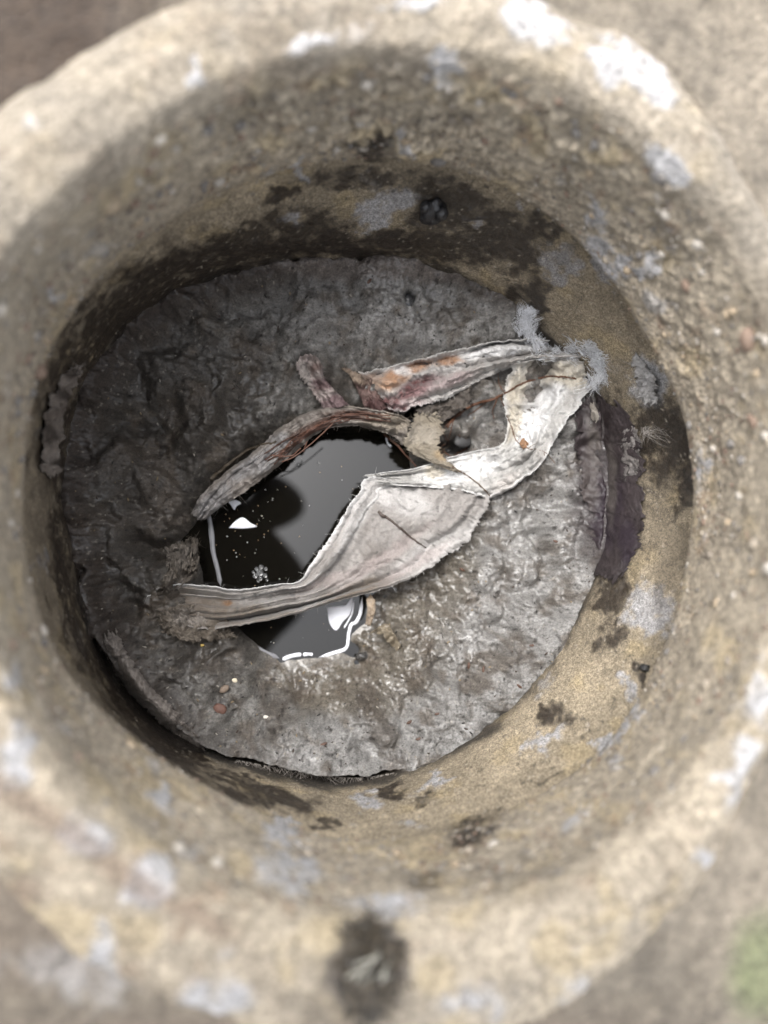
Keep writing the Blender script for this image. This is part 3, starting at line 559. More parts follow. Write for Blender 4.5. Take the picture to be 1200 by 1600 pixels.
band = cloth('wipe', [[(299,802,-.018),(310,811,-.018),(321,811,-.014)],[(316,770),(333,781),(346,792)],[(354,735),(370,749),(386,767)],[(399,703),(412,719),(426,737)],[(440,664),(455,684),(467,702)],[(485,643),(495,659),(505,673)],[(530,633),(535,650),(540,667)],[(580,637),(580,654),(580,670)],[(620,646),(618,661),(612,681)],[(641,657),(637,671),(628,696)]],
    'brown matted wipe rolled into a rope above the open water', 'wipe', [.165,.146,.130], mat=M_CLOTH2, h=.006, arch=.010, pleats=((1.6,.0045,.1,1),(4,.0015,.4,1)), wr=.0048, wfreq=55, rag=.08, nu=220, nv=50,
    stains=[([.19,.185,.185],.8,[(330,785,40,16,-40),(400,725,50,14,-35),(440,690,20,14)]),([.06,.027,.018],.8,[(490,668,46,7,-25),(552,648,42,6)]),([.22,.19,.15],.8,[(610,660,40,16),(560,632,40,6)])], fringe=380, fringe_len=.0045, seed=8, wet=.3)
stub = cloth('wipe', [[(461,570),(474,556),(492,556),(504,572)],[(469,592),(482,581),(497,581),(508,592)],[(489,616),(500,606),(512,604),(524,611)],[(510,645),(521,638),(533,634),(548,633)]],
    'short pinkish rolled wipe end sticking up above the brown rope', 'wipe', [.30,.255,.24], mat=M_CLOTH2, h=.010, arch=.008, wr=.0042, wfreq=55, rag=.12, pleats=((1.4,.003,.2,1),), nu=90, nv=50, stains=[([.085,.045,.05],.8,[(525,630,26,12,-10),(505,600,16,8)]),([.12,.08,.07],.9,[(493,573,9,7)]),([.30,.275,.25],.7,[(475,585,8,22,-15)])], fringe=90, seed=10)  # small dark mark paints the shaded hole in the roll end
scrap = cloth('wipe', [[(648,648),(666,644),(692,648)],[(640,665),(662,667),(697,668)],[(630,690),(655,695),(690,690)],[(640,706),(665,713),(692,710)],[(655,714),(688,727),(706,724)],[(676,722),(703,735),(716,736)]],
    'torn beige wipe scrap with ragged edges between the brown rope and the white wipe', 'wipe', BEIGE, h=.020, wr=.0028, wfreq=50, rag=.2, endrag=.06, nu=100, nv=60, pleats=((1.2,.002,.2,1),), stains=[([.24,.215,.18],.6,[(660,680,26,16)]),([.25,.18,.10],.6,[(690,712,12,8)])], fringe=240, fringe_len=.0045, seed=12)
torn = cloth('wipe', [[(650,640),(690,626),(735,604)],[(655,652),(695,640),(738,615)],[(668,665),(700,655),(736,632)]], 'dark brown torn rag under the rust stained wipe above the small cavity', 'wipe', [.08,.068,.058], mat=M_CLOTH2, h=.012, wr=.003, rag=.1, nu=60, nv=50, fringe=60, seed=14)
lump = cloth('wipe', [[(232,938),(250,915),(262,880),(248,858)],[(256,930),(272,905),(280,870),(272,850)],[(285,915),(298,895),(300,868),(300,840)],[(304,905),(310,885),(309,862),(308,842)]],
    'brown hairy rag lump at the left end of the water below the dark cleft', 'wipe', [.10,.085,.07], mat=M_CLOTH2, h=.006, arch=.010, wr=.006, rag=.18, endrag=.08, pleats=((2.2,.004,.3,1),), nu=90, nv=70, stains=[([.13,.115,.10],.7,[(280,865,26,14)])], fringe=320, fringe_len=.0045, seed=16)
under = cloth('wipe', [[(236,955),(250,972),(262,992)],[(275,948),(290,975),(300,1004)],[(318,945),(330,975),(338,1002)],[(352,960),(360,980),(366,996)]],
    'furry brown rag fold under the narrow left end of the pleated wipe', 'wipe', [.105,.088,.070], mat=M_CLOTH2, h=.006, wr=.005, rag=.16, endrag=.10, nu=110, nv=60, arch=.005, stains=[([.20,.18,.16],.7,[(300,965,30,12)])], fringe=260, seed=61)
pink = cloth('wipe', [[(533,574),(546,586),(556,602)],[(552,578),(565,602),(572,640)],[(585,592),(592,622),(596,652)],[(604,612),(610,632),(612,650)]],
    'torn purple brown rag scrap between the pinkish stub and the stained wipe', 'wipe', [.13,.085,.075], mat=M_CLOTH2, h=.008, wr=.004, rag=.14, endrag=.08, nu=80, nv=60, stains=[([.24,.19,.14],.8,[(550,585,26,10,20)]),([.05,.02,.02],.8,[(590,635,20,14)])], fringe=160, seed=63)
lroll = cloth('wipe', [[(158,1000),(170,990),(186,990)],[(163,1025),(180,1018),(198,1015)],[(185,1062),(203,1055),(220,1048)],[(215,1098),(232,1090),(248,1082)],[(248,1132),(264,1122),(278,1112)],[(272,1160),(288,1150),(300,1140)],[(300,1185),(312,1176),(325,1165)]],
    'grey brown rolled wipe along the lower left edge of the crust', 'wipe', [.175,.155,.138], mat=M_CLOTH2, h=.004, arch=.009, wr=.0055, wfreq=55, rag=.22, endrag=.12, nu=150, nv=44, fringe=260, fringe_len=.004, seed=18)
bfilm = cloth('wipe', [[(300,1188),(310,1196),(322,1206)],[(350,1196),(354,1208),(362,1222)],[(400,1205),(405,1220),(412,1236)],[(460,1212),(463,1228),(468,1246)],[(520,1214),(522,1228),(525,1244)],[(570,1212),(573,1224),(576,1236)],[(640,1198),(645,1210),(650,1218)]],
    'thin purple brown rag strip below the torn fringe at the crust bottom', 'wipe', [.055,.042,.040], mat=M_CLOTH2, h=-.004, wr=.0025, rag=.06, nu=160, nv=36, fringe=100, fringe_len=.004, seed=20, wet=.6)
def fringe_edge(name, label, pts, col, n, ln, seed):
    s = Soup(); rg = np.random.default_rng(seed); P = np.array(pts, float)
    for _ in range(n):
        t = rg.random(); p = catmull(P, np.array([t]))[0]; w0 = at([p-np.array([0, 5])], -.350)[0]
        dv = np.array([rg.normal(0, .7), -1, rg.normal(-.3, .4)]); L = ln*rg.uniform(.15, 1)**1.5*(.6+.8*abs(math.sin(23*t+3*math.sin(9*t))))
        tt = np.linspace(0, 1, 4)[:, None]; T, Fq = tube(w0+dv*L*tt+rg.normal(0, .3, 3)*L*tt**2, [.0004, .0003, .0002, .0001], 3); s.add(T, Fq, np.array(col)*rg.uniform(.7, 1.2))
    return tag(s.build(name, M_FIBRE, None, .1), label, 'fibres')
fringe_edge('torn_fringe', 'row of short pale torn fibres hanging over the bottom edge of the crust', [(370,1192),(430,1204),(500,1216),(560,1220),(620,1212)], [.26,.235,.21], 230, .013, 3)
purple = cloth('wipe', [[(893,632),(935,622),(982,636)],[(893,680),(945,676),(1008,690)],[(900,740),(952,738),(1012,750)],[(912,800),(962,802),(1012,815)],[(920,850),(962,862),(1003,856)],[(928,897),(952,910),(978,898)]],
    'large dark purple wet rag plastered on the right wall from the crust upward', 'wipe', [.036,.028,.029], mat=M_CLOTH2, h=.0035, on_wall=.8, wr=.0011, thick=.0004, wfreq=60, rag=.17, endrag=.13, mott=.8, nu=110, nv=70, wet=.5, fringe=120, seed=22,
    stains=[([.016,.010,.016],.8,[(950,800,30,60,10),(985,850,14,40)]),([.09,.078,.07],.7,[(925,690,10,40,-10),(960,760,8,60)]),([.06,.05,.046],.6,[(920,760,14,50)])])
def patch(rows, label, col, seed, **k):
    return cloth('wipe', rows, label, 'wipe', col, mat=M_CLOTH2, on_wall=1.0, nu=k.pop('nu', 60), nv=k.pop('nv', 40), seed=seed, **k)
patch([[(975,672),(990,668),(1003,676)],[(974,700),(990,700),(1006,704)],[(976,730),(989,732),(1003,735)],[(980,752),(986,757),(992,760)]], 'pale grey scrap of rag on the right wall beside the purple rag', [.13,.118,.112], 24, h=.002, wr=.002, rag=.25, endrag=.06, fringe=80)
patch([[(985,562),(996,556),(1006,566)],[(990,580),(1008,576),(1028,582)],[(997,600),(1016,598),(1040,604)],[(1003,622),(1018,624),(1036,628)]], 'light grey crumpled rag stuck on the wall right of the white wipe', [.33,.32,.31], 26, h=.002, wr=.003, rag=.3, endrag=.08, fringe=160)
patch([[(115,565),(120,575),(124,590)],[(92,590),(104,602),(116,612)],[(70,628),(86,636),(102,640)],[(62,665),(80,672),(98,676)],[(64,700),(78,706),(92,710)],[(60,735),(76,742),(96,738)]], 'pale frayed rag plastered on the left wall above the dark stain', [.17,.148,.13], 28, h=.0012, wr=.0024, rag=.34, endrag=.06, mott=.9, stains=[([.045,.036,.03],.9,[(96,615,14,10,40),(74,675,10,16),(88,720,14,6),(108,580,10,8)])], fringe=220)
patch([[(918,632),(924,634),(930,642)],[(918,645),(925,648),(931,655)],[(920,656),(924,660),(928,662)]], 'tiny beige flake on the purple rag under the white fibres', [.21,.19,.165], 30, h=.008, rag=.1, nu=24, nv=20)

from mathutils.bvhtree import BVHTree
_vv, _ff, _k = [], [], 0
for o in S.objects:
    if o.type == 'MESH' and o.name.split('.')[0] == 'wipe':
        V = np.empty(len(o.data.vertices)*3, np.float32); o.data.vertices.foreach_get('co', V); V = V.reshape(-1, 3)+np.array(o.location)
        Fi = np.empty(len(o.data.loops), np.int32); o.data.loops.foreach_get('vertex_index', Fi); _vv.append(V); _ff.append(Fi.reshape(-1, 4)+_k); _k += len(V)
BVH = BVHTree.FromPolygons(np.concatenate(_vv).tolist(), np.concatenate(_ff).tolist()); del _vv, _ff
def seen_at(px, lift=.001):
    px = np.atleast_2d(np.asarray(px, float)); fl_ = floor_at(px); D = ray(px); D /= np.linalg.norm(D, axis=1)[:, None]
    for i in range(len(px)):
        hit = BVH.ray_cast(Vector(CAM), Vector(D[i]))
        if math.hypot(fl_[i, 0]-CX, fl_[i, 1]-CY) > float(R_SL0(math.atan2(fl_[i, 1]-CY, fl_[i, 0]-CX)))-.002: fl_[i] = wall_at([px[i]], .001)[0]
        if hit[0] is not None and hit[0].z > fl_[i, 2]-.02: fl_[i] = hit[0]
    fl_[:, 2] = np.maximum(fl_[:, 2], Z_W); return fl_-D*lift
def tuft(label, roots, n, ln, col, seed, rad=.0002, spread=.8, lift=.0015, rise=.2):
    spread *= 1.5
    s = Soup(); rg = np.random.default_rng(seed); P = np.array(roots, float); nc = n//16
    G = catmull(P, rg.random(nc)); g0 = G[:, :2]+rg.normal(0, 5, (nc, 2)); W0 = seen_at(g0, lift)
    for k in range(nc):
        gd = np.array([G[k, 2], -G[k, 3], 0])+np.r_[rg.normal(0, spread, 2), rg.normal(rise, .25)]; gd /= np.linalg.norm(gd); L = ln*rg.uniform(.3, 1.1); b1 = rg.normal(0, .7, 3)*[1, 1, .4]
        for _ in range(16):
            tt = np.linspace(0, 1, 8)[:, None]; l = L*rg.uniform(.4, 1.15); wander = np.cumsum(rg.normal(0, .11, (8, 3))*[1, 1, .6], 0); wander[0] = 0
            T, Fq = tube(W0[k]+rg.normal(0, .0026, 3)*[1, 1, .4]+((gd+rg.normal(0, .2, 3)*[1, 1, .4])*tt+b1*tt**2+wander*.6)*l, rad*np.array([1.1, 1, 1, .9, .8, .7, .5, .3]), 3); s.add(T, Fq, np.array(col)*rg.uniform(.7, 1.15))
    return tag(s.build('fibre_tuft', M_FIBRE, None, .05), label, 'fibres')
tuft('upright frayed white fibre tuft at the top of the stained wipe', [(838,548,-.1,-1),(830,525,-.1,-1),(818,508,.1,-1),(826,490,.4,-1)], 900, .0105, [.72,.73,.76], 1, rad=.0003, spread=.22, lift=.012, rise=.5)
tuft('fluffy white fibres frayed along the wall end of the white wipe', [(845,548,.9,-.1),(890,548,.8,-.5),(920,546,.9,-.4),(932,562,1,.1),(936,580,.8,.7),(925,598,.4,1)], 2600, .0125, [.60,.61,.63], 2, rad=.00026, spread=.33, rise=.05)
tuft('few grey fibres loose on the right wall above the tan patch', [(1005,672,.6,.6),(1020,680,.6,.5),(1040,690,.6,.2)], 40, .03, [.26,.24,.22], 3, spread=.3, lift=.03)

# ------------------------------------------------------------------ roots, twigs
def root(name, label, cat, pts, rad, col, h=.03, side=(), group=None, jit=.0004, seed=1, drape=True):
    P = np.array([(*p, h) if len(p) == 2 else p for p in pts], float); Q = catmull(P, np.linspace(0, 1, max(24, 8*len(P))))
    Wp = seen_at(Q[:, :2], rad*.8) if drape else at(Q[:, :2], Z_S+Q[:, 2]); Wp += .0022*np.c_[fbm(Wp, 90, 3, seed), fbm(Wp, 90, 3, seed+4), .5*fbm(Wp, 90, 3, seed+8)]
    s = Soup(); n = len(Wp); T, Fq = tube(Wp, rad*np.linspace(1, .5, n)*(1+.3*fbm(Wp, 200, 2, seed)), 6, jit, seed)
    s.add(T, Fq, np.array(col)[None]*(1+.4*fbm(T, 150, 3, seed))[:, None]); o = tag(s.build(name, M_ROOT, None, .2), label, cat, group)
    for sp in side:
        P2 = np.array([(*p, h) if len(p) == 2 else p for p in sp], float); Q2 = catmull(P2, np.linspace(0, 1, 18)); W2 = seen_at(Q2[:, :2], rad*.5)
        s2 = Soup(); T, Fq = tube(W2, rad*.45*np.linspace(1, .5, 18), 5, jit, seed+1); s2.add(T, Fq, np.array(col)[None]*(1+.4*fbm(T, 150, 3, seed))[:, None]); s2.build('rootlet', M_ROOT, o, .2)
    return o
RUST = [.085,.036,.018]
root('root', 'rust brown root running from the small cavity over the white wipe to the upper right', 'root', [(698,668,.03),(715,648,.034),(735,635,.036),(765,625,.038),(790,615,.04),(815,600,.042),(850,589,.042),(880,589,.041),(902,592,.039)], 0.0019, RUST,
     side=[[(790,615,.04),(780,600,.036),(778,580,.034)],[(765,625,.038),(745,640,.036),(730,650,.03)],[(735,635,.036),(712,650,.03),(700,690,.026)],[(780,618,.039),(770,640,.036),(772,655,.036)],[(720,648,.034),(700,660,.03),(690,680,.03)]], seed=3)
root('root', 'thin branching rootlet trailing down the white wipe to its right edge', 'root', [(782,622,.037),(795,655,.038),(802,675,.040),(808,690,.040),(825,700,.040),(850,705,.034),(868,725,.022)], .0009, [.08,.042,.024],
     side=[[(808,690,.040),(815,680,.041),(830,676,.04)],[(802,675,.04),(815,660,.041),(845,665,.04)],[(825,700,.040),(840,690,.04),(835,680,.042)],[(850,705,.034),(852,720,.03),(845,730,.03)]], seed=5)
root('twig', 'dark thin twig lying across the pleats of the large wipe', 'twig', [(591,800,.031),(612,813,.032),(640,838,.032),(666,856,.031)], .0019, [.045,.032,.026], seed=7)
root('twig', 'brown curved twig on the white flap right of the beige scrap', 'twig', [(708,730,.037),(728,742,.037),(748,757,.036),(766,775,.032)], .0014, [.07,.045,.028], seed=9)
bundle = bpy.data.objects.new('root_bundle', None); COL.objects.link(bundle); _bl = at([(500,668)], Z_S+.02)[0]; bundle.location = _bl; bundle['o'] = [float(x) for x in _bl]
tag(bundle, 'bundle of reddish brown root strands along the brown rope over the water', 'roots')
for k in range(11):
    o1, o2 = RNG.normal(0, 4.5), RNG.normal(0, 4)
    P = np.array([(418+RNG.uniform(-6, 30), 722+o1-RNG.uniform(0, 10), .010),(455, 694+o1, .022),(500, 664+o2, .027),(548, 648+o2, .028),(590+RNG.uniform(-25, 30), 652+o2, .024)])
    Q = catmull(P, np.linspace(0, 1, 30)); Wp = seen_at(Q[:, :2], .0015+.0008*abs(RNG.normal())); s = Soup(); T, Fq = tube(Wp+.0012*np.c_[fbm(Wp, 80, 2, k), fbm(Wp, 80, 2, k+3), fbm(Wp, 80, 2, k+6)], RNG.uniform(.0006, .0013), 5, .0003, k)
    s.add(T, Fq, np.array([.075,.034,.022])*RNG.uniform(.3, 1.4)); s.build('root_strand', M_ROOT, bundle, .3)
for pts in ([(520,662,.02),(490,690,.01),(462,712,.004),(440,722,.0)],[(480,690,.012),(476,700,.006),(474,706,.002)],[(470,700,.01),(455,712,.004),(425,712,.004)]):
    Q = catmull(np.array(pts), np.linspace(0, 1, 20)); s = Soup(); T, Fq = tube(at(Q[:, :2], Z_S+Q[:, 2]), .0008, 5, .0003, 2); s.add(T, Fq, np.array([.09,.04,.025])); s.build('root_strand', M_ROOT, bundle, .3)
root('root', 'pale root partly hidden in the dark cleft beside the left half of the brown rope', 'root', [(330,748,.004),(362,722,.010),(395,700,.014),(430,690,.016)], .0026, [.06,.045,.03], seed=13)
root('twig', 'reddish submerged twig leaning out of the water left of the beige scrap', 'twig', [(600,678,-.068),(625,700,-.05),(650,728,-.035)], .0016, [.075,.03,.016], seed=15, drape=False)
root('root', 'small knot of brown rootlets in the cavity below the rust root', 'root', [(700,690,.012),(690,700,.016),(705,712,.012),(730,700,.01)], .001, RUST, side=[[(700,690,.014),(690,672,.02),(684,664,.024)],[(695,700,.016),(688,715,.016)]], seed=17)

# ------------------------------------------------------------------ painted sky glints on the water, bubbles, specks
def painted_glint(label, pts, width, col, close=False, h=.0016):  # pale strips and patches painting sky and meniscus reflections onto the water
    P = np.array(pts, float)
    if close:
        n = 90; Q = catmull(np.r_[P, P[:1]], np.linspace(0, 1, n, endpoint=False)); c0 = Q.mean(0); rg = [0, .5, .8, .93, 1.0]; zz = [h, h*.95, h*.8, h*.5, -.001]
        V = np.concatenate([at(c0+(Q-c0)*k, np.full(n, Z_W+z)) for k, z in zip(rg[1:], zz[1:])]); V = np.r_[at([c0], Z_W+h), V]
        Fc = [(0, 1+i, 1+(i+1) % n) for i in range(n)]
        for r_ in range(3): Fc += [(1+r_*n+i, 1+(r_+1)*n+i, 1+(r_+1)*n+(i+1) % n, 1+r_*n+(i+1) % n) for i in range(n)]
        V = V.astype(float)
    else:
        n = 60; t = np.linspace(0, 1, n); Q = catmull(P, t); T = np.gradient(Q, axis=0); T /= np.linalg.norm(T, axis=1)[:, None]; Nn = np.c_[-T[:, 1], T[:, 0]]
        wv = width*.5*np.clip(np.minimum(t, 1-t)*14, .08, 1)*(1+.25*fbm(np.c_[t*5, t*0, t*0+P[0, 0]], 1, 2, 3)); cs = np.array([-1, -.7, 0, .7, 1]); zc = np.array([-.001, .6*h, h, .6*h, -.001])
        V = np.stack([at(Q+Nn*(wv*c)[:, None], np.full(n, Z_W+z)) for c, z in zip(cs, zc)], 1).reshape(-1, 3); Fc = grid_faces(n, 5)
    return tag(mesh_obj('painted_glint_film', V, Fc, M_GLINT, np.tile(col, (len(V), 1)), np.full(len(V), .6)), label, 'painted_glint')
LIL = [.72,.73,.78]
painted_glint('small white triangle of painted sky reflection in the left part of the water', [(357,825),(366,815),(379,808),(392,817),(402,823),(380,826)], 0, LIL, True)
painted_glint('tiny ragged white fleck of painted sky reflection above the white triangle', [(356,784),(368,781),(377,786),(370,791),(366,797),(360,789)], 0, LIL, True)
painted_glint('white rounded patch of painted sky reflection in the lower water under the pleated wipe', [(510,948),(528,946),(542,944),(549,934),(552,936),(548,958),(536,972),(525,986),(514,974)], 0, LIL, True)
painted_glint('thin white painted glint curve right of the rounded white patch', [(553,938),(550,958),(543,972),(537,982)], 3, LIL)
painted_glint('stepped white painted glint line along the lower right shore of the water', [(566,932),(563,958),(556,972),(549,976),(545,990),(541,1012),(522,1020),(498,1027)], 6.5, LIL)
painted_glint('short white painted glint dashes on the bottom shore of the water', [(441,1031),(452,1026),(466,1023),(471,1023)], 7, LIL)
painted_glint('second short white painted glint dash right of the first on the bottom shore', [(473,1023),(482,1022),(489,1023)], 6, LIL)
painted_glint('grey painted reflection line on the lower left shore below the wipe', [(362,974),(372,990),(390,1004),(412,1018),(437,1029)], 9, [.17,.17,.18])
painted_glint('long grey vertical painted reflection line along the left shore of the water', [(324,800),(328,815),(331,840),(333,862),(340,890),(345,916)], 9, [.19,.19,.20])
painted_glint('small white painted glint curl near the reddish submerged twig', [(603,683),(606,693),(612,698)], 3.5, LIL)
bub = bpy.data.objects.new('bubble_cluster', None); COL.objects.link(bub); _b = at([(406,895)], Z_W)[0]; bub.location = _b; bub['o'] = [float(x) for x in _b]
tag(bub, 'cluster of clear bubbles floating on the dark water above the pleated wipe', 'bubbles')
for dx, dy, r_ in [(0,0,.0045),(-7,5,.0032),(8,4,.003),(2,-9,.003),(-5,-6,.0026),(9,-6,.0024),(1,9,.0028),(-10,-1,.002),(11,11,.0018),(-3,13,.0017)]:
    V, Fc = ico(3); p = at([(406+dx, 895+dy)], Z_W)[0]; mesh_obj('bubble', V*r_*np.array([1, 1, .8])+p+np.array([0, 0, r_*.25]), Fc, M_BUB, None, None, bub)
for (x, y, r_, lab) in [(466,726,.0026,'single clear bubble left on the grey reflection below the root bundle'),(498,723,.0022,'single clear bubble right of another on the grey reflection'),(393,748,.0025,'clear bubble touching the underside of the brown rope')]:
    V, Fc = ico(3); p = at([(x, y)], Z_W)[0]; tag(mesh_obj('bubble', V*r_*np.array([1, 1, .8])+p+np.array([0, 0, r_*.25]), Fc, M_BUB), lab, 'bubble')
s = Soup(); V0, F0 = ico(1)
for _ in range(95):
    x, y = RNG.uniform(335, 590), RNG.uniform(700, 1015)
    if RNG.random() < .5: x, y = RNG.normal(400, 35), RNG.normal(800, 55)
    sz = RNG.uniform(.0003, .0008); p = at([(x, y)], Z_W)[0]
    s.add(V0*sz*np.array([RNG.uniform(.6, 1.5), 1, .5])+p, F0, np.array([[.5,.48,.42],[.35,.25,.15],[.6,.6,.6]][RNG.integers(3)]))
tag(s.build('floating_specks', M_STONE, None, .3), 'tiny pale specks scattered over the dark water', 'specks', kind='stuff')

# ------------------------------------------------------------------ small things on the crust and walls
def lie(name, label, cat, px, size, col, mat=M_STONE, seed=1, rot=0, wet=.2, sink=.3, group=None, pos=None):
    V, Fc = stone(seed, 3, .6 if mat is M_BLACK else .3); V = V*np.array(size); c, sn = math.cos(rot), math.sin(rot)
    V = np.c_[V[:, 0]*c-V[:, 1]*sn, V[:, 0]*sn+V[:, 1]*c, V[:, 2]]; p = floor_at([px])[0] if pos is None else np.array(pos)
    p = p+np.array([0, 0, size[2]*(1-sink)])
    return tag(mesh_obj(name, V+p, Fc, mat, np.array(col)[None]*(1+.25*fbm(V+seed, 200, 3, seed))[:, None], np.full(len(V), wet)), label, cat, group)
lie('pebble', 'yellow pebble on the lower left edge of the crust beside the wall', 'pebble', (307,1185), (.0055,.004,.0035), [.42,.31,.14], rot=-.4, seed=2)
lie('pebble', 'reddish brown pebble on the lower left crust', 'pebble', (343,1106), (.008,.006,.0045), [.12,.062,.046], seed=3, rot=-.3)
lie('pebble', 'tan pebble half sunk above the reddish pebble', 'pebble', (351,1076), (.006,.004,.0035), [.16,.12,.09], seed=4, rot=.6)
lie('pebble', 'small cream pebble right of the tan pebble on the lower left crust', 'pebble', (367,1063), (.0032,.0026,.002), [.60,.53,.40], seed=5)
lie('pebble', 'white speck of grit right of the reddish pebble', 'pebble', (415,1120), (.0028,.0022,.002), [.60,.56,.5], seed=6)
lie('pebble', 'yellow grit crumb on the crust above the tan and cream pebbles', 'pebble', (316,1008), (.0026,.002,.0016), [.45,.32,.10], seed=7)
PUPA = [((506,1162),.3,'dark brown insect case on the bottom crust near the torn fringe'),((654,1154),.2,'brown insect case on the lower crust, rightmost near the bottom edge'),((811,1072),-.7,'dark insect case near the lower right edge of the crust'),((868,846),-.3,'small dark insect case on the grey crust left of the purple rag'),((832,1008),.1,'reddish insect case on the right crust above the lower right edge'),
        ((755,1046),1.4,'upright brown insect case right of another on the lower right crust'),((732,1040),1.5,'upright black insect case left of another on the lower right crust'),((577,440),.9,'brown bit of stalk on the top rim of the crust'),((684,1115),.1,'thin brown insect case on the lower crust below the muck'),((722,890),-.4,'dark crumb on the crust right of the pleated wipe'),
        ((905,965),.6,'dark brown crumb near the right edge of the crust'),((640,1128),.4,'tiny brown insect case left of the thin one on the lower crust')]
for k, (p, a, lab) in enumerate(PUPA): lie('insect_case', lab, 'insect case', p, (.0042,.0016,.0015), [.07,.035,.022], M_ROOT, seed=20+k, rot=a, wet=.6, group='insect cases lying on the sludge crust')
_p = wall_at([(676,326)], .002)[0]
lump_b = lie('slime_lump', 'glossy black wet lump on the upper wall between the white patch and dark stain', 'slime', None, (.014,.012,.014), [.012,.012,.014], M_BLACK, seed=40, wet=1, sink=1, pos=_p)
for dx, dy, r_ in [(.008,-.004,.008),(-.009,.002,.007),(.003,.0,-.01)]:
    V, Fc = stone(41, 3, .3); mesh_obj('bulge', V*abs(r_)+_p+np.array([dx, dy-.004, r_*.8]), Fc, M_BLACK, np.tile([.012,.012,.014], (len(V), 1)), np.ones(len(V)), lump_b)
lie('slime_lump', 'black wet blob sunk in the top crust beside glints', 'slime', (637,470), (.008,.007,.003), [.02,.02,.022], M_BLACK, seed=42, wet=1, sink=.6)
lie('slime_lump', 'round black wet blob on the muck just below the water', 'slime', (565,1026), (.008,.006,.004), [.02,.018,.016], M_BLACK, seed=43, wet=1, sink=.6)
lie('slime_lump', 'dark lump added as the shade of the small cavity between the wipes', 'slime', (722,690), (.012,.008,.003), [.02,.019,.019], M_ROOT, seed=44, wet=.4, sink=.6)  # lump put in to make the cavity read dark
lie('slime_lump', 'small black lump in the white patch of the right lower wall', 'slime', None, (.005,.004,.007), [.02,.02,.02], M_BLACK, seed=45, pos=wall_at([(1004,1042)], .001)[0])
cloth('leaf', [[(578,990),(585,985),(592,992)],[(594,985),(604,975),(612,990)],[(602,1000),(612,990),(622,1000)],[(620,1018),(626,1012),(630,1018)]], 'wrinkled brown leaf stuck in the muck right of the water', 'leaf', [.15,.125,.09], mat=M_CLOTH2, h=.004, wr=.003, rag=.1, nu=50, nv=36, seed=50, wet=.7)
cloth('leaf', [[(572,935),(578,930),(586,936)],[(574,955),(580,952),(586,956)],[(570,978),(574,976),(578,980)]], 'narrow brown leaf strip standing on the right shore of the water', 'leaf', [.20,.155,.11], mat=M_CLOTH2, h=.006, wr=.002, rag=.06, nu=50, nv=30, seed=51, wet=.7)
cloth('leaf', [[(814,688),(818,684),(822,690)],[(812,694),(818,692),(826,693)],[(816,701),(819,700),(823,699)]], 'small brown dried leaf on the rootlet over the white wipe', 'leaf', [.20,.11,.06], mat=M_CLOTH2, h=.022, wr=.002, rag=.06, nu=24, nv=20, seed=52)

s = Soup(); rg = np.random.default_rng(77); pts = []
while len(pts) < 900:
    x, y = rg.uniform(110, 950), rg.uniform(420, 1230)
    if np.hypot((x-525)/415, (y-822)/405) < 1: pts.append((x, y))
pts = np.array(pts); fl3 = floor_at(pts)
for k, p in enumerate(fl3):
    if p[2] < Z_W+.002: continue
    sz = rg.uniform(.0004, .0012); a = rg.uniform(0, 3.14); L = V0*np.array([rg.uniform(.8, 3.2), 1, .7])*sz
    s.add(np.c_[L[:, 0]*math.cos(a)-L[:, 1]*math.sin(a), L[:, 0]*math.sin(a)+L[:, 1]*math.cos(a), L[:, 2]]+p+[0, 0, sz*.4], F0, np.array([[.012,.010,.009],[.03,.018,.012],[.22,.20,.17],[.16,.12,.07]][[0,0,1,1,0,1,0,1,2,3][rg.integers(10)]]))
tag(s.build('crust_debris', M_STONE, None, .3), 'fine dark and pale grit scattered over the sludge crust', 'grit', kind='stuff')

# dark wet moss clump on the near rim, with pale straw
def moss():
    rg = np.random.default_rng(9); s = Soup()
    cen = at([(582,1520)], .002)[0]
    for _ in range(1100):
        a = rg.uniform(0, 2*math.pi); r_ = rg.random()**.6*(1+.28*math.sin(3*a+1)+.18*math.sin(7*a)); p = at([(582+56*r_*math.cos(a), 1528+78*r_*math.sin(a))], .001)[0]
        p[2] = -.003+rg.random()*.014*(1.1-min(r_, 1.1)); d = rg.normal(0, 1, 3)*np.array([1, 1, .5]); d /= np.linalg.norm(d); L = rg.uniform(.004, .011); e = np.cross(d, [0, 0, 1])*L*.22
        s.add(np.array([p, p+d*L*.5+e, p+d*L, p+d*L*.5-e]), [(0, 1, 2, 3)], np.array([.034,.026,.016])*rg.uniform(.4, 1.9))
    o = tag(s.build('moss_clump', M_ROOT, None, .4), 'dark wet moss clump with pale straw bits on the near rim', 'moss')
    for k in range(9):
        a = rg.uniform(.3, 1.8); p = at([(582+rg.normal(0, 16), 1512+rg.normal(0, 18))], .012)[0]; d = np.array([math.cos(a), math.sin(a), rg.normal(0, .1)])*rg.uniform(.003, .008)
        s2 = Soup(); T, Fq = tube(np.array([p-d, p-d*.3, p+d*.3+[0, 0, .001], p+d]), .0009, 5); s2.add(T, Fq, np.array([.30,.285,.24])*rg.uniform(.4, 1.2)); s2.build('straw', M_FIBRE, o, .1)
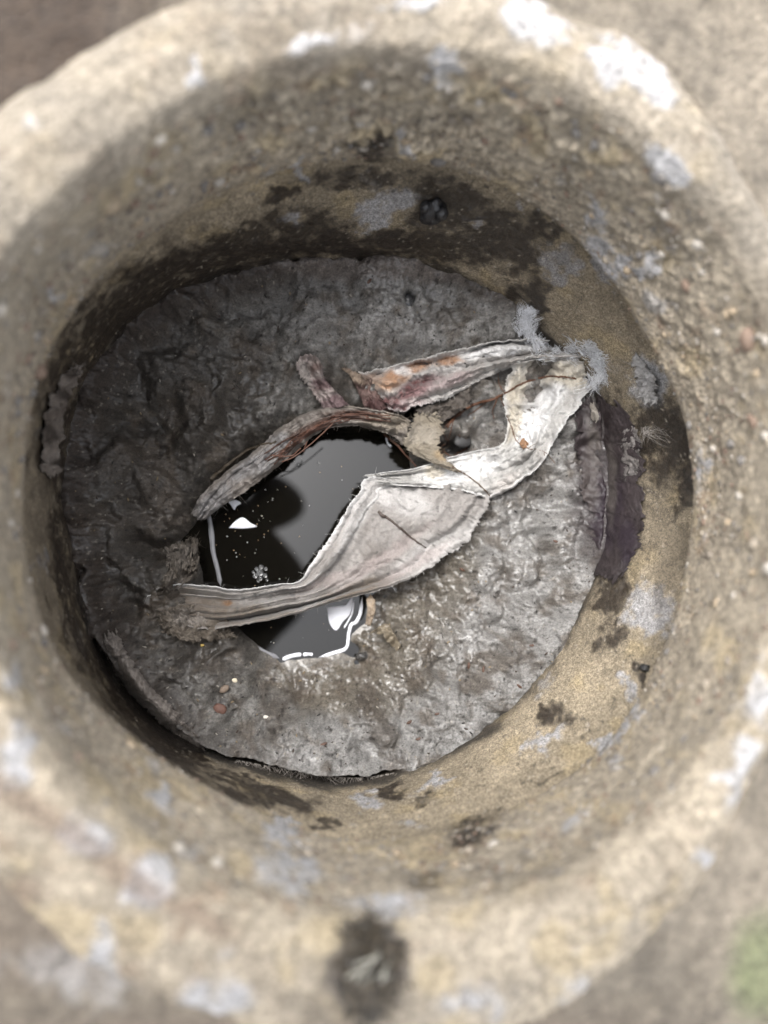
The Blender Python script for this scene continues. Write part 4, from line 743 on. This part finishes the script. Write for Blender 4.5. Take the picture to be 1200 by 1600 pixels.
moss()

# ------------------------------------------------------------------ the person bending over the shaft, mirrored in the water
def person():
    import bmesh
    J = dict(pelvis=(-.42,-.33,.93), waist=(-.30,-.20,1.02), chest=(-.14,.05,1.02), neck=(-.05,.14,1.05), head0=(.0,.20,1.05), head1=(.05,.26,1.02))
    d = np.array([-.70,.71]); 
    def off(p, k, dz=0): return (p[0]+d[0]*k, p[1]+d[1]*k, p[2]+dz)
    ver = []; edg = []; rad = []
    def v(p, r): ver.append(p); rad.append(r); return len(ver)-1
    pe = v(J['pelvis'], .15); wa = v(J['waist'], .15); ch = v(J['chest'], .20); ne = v(J['neck'], .06); h0 = v(J['head0'], .11); h1 = v(J['head1'], .095)
    edg += [(pe, wa), (wa, ch), (ch, ne), (ne, h0), (h0, h1)]
    for sgn in (1, -1):
        hp = v(off(J['pelvis'], .11*sgn, -.06), .10); kn = v(off((-.40,-.34,.50), .13*sgn), .068); an = v(off((-.46,-.42,.09), .14*sgn), .045); to = v(off((-.34,-.28,.04), .15*sgn), .04)
        edg += [(pe, hp), (hp, kn), (kn, an), (an, to)]
        sh = v(off((-.11,.07,1.02), .19*sgn), .10); el = v(off((-.28,-.15,.78), .23*sgn), .048); wr_ = v(off((-.345,-.265,.57), .15*sgn), .032); hd = v(off((-.33,-.25,.53), .13*sgn), .04)
        edg += [(ch, sh), (sh, el), (el, wr_), (wr_, hd)]
    me = bpy.data.meshes.new('person'); me.from_pydata(ver, edg, []); o = bpy.data.objects.new('person', me); COL.objects.link(o)
    sk = o.modifiers.new('skin', 'SKIN'); 
    for i, r_ in enumerate(rad): me.skin_vertices[0].data[i].radius = (r_, r_)
    me.skin_vertices[0].data[0].use_root = True
    o.modifiers.new('smooth', 'SUBSURF').levels = 2; o.modifiers['smooth'].render_levels = 2
    me.materials.append(surf('dark_clothing', .9, .8, .2, 60, 0, 0, .2, .002, tint=(.02,.021,.026)))
    tag(o, 'person in dark clothes bending over the shaft, mirrored in the dark water', 'person')
person()
clean_props()
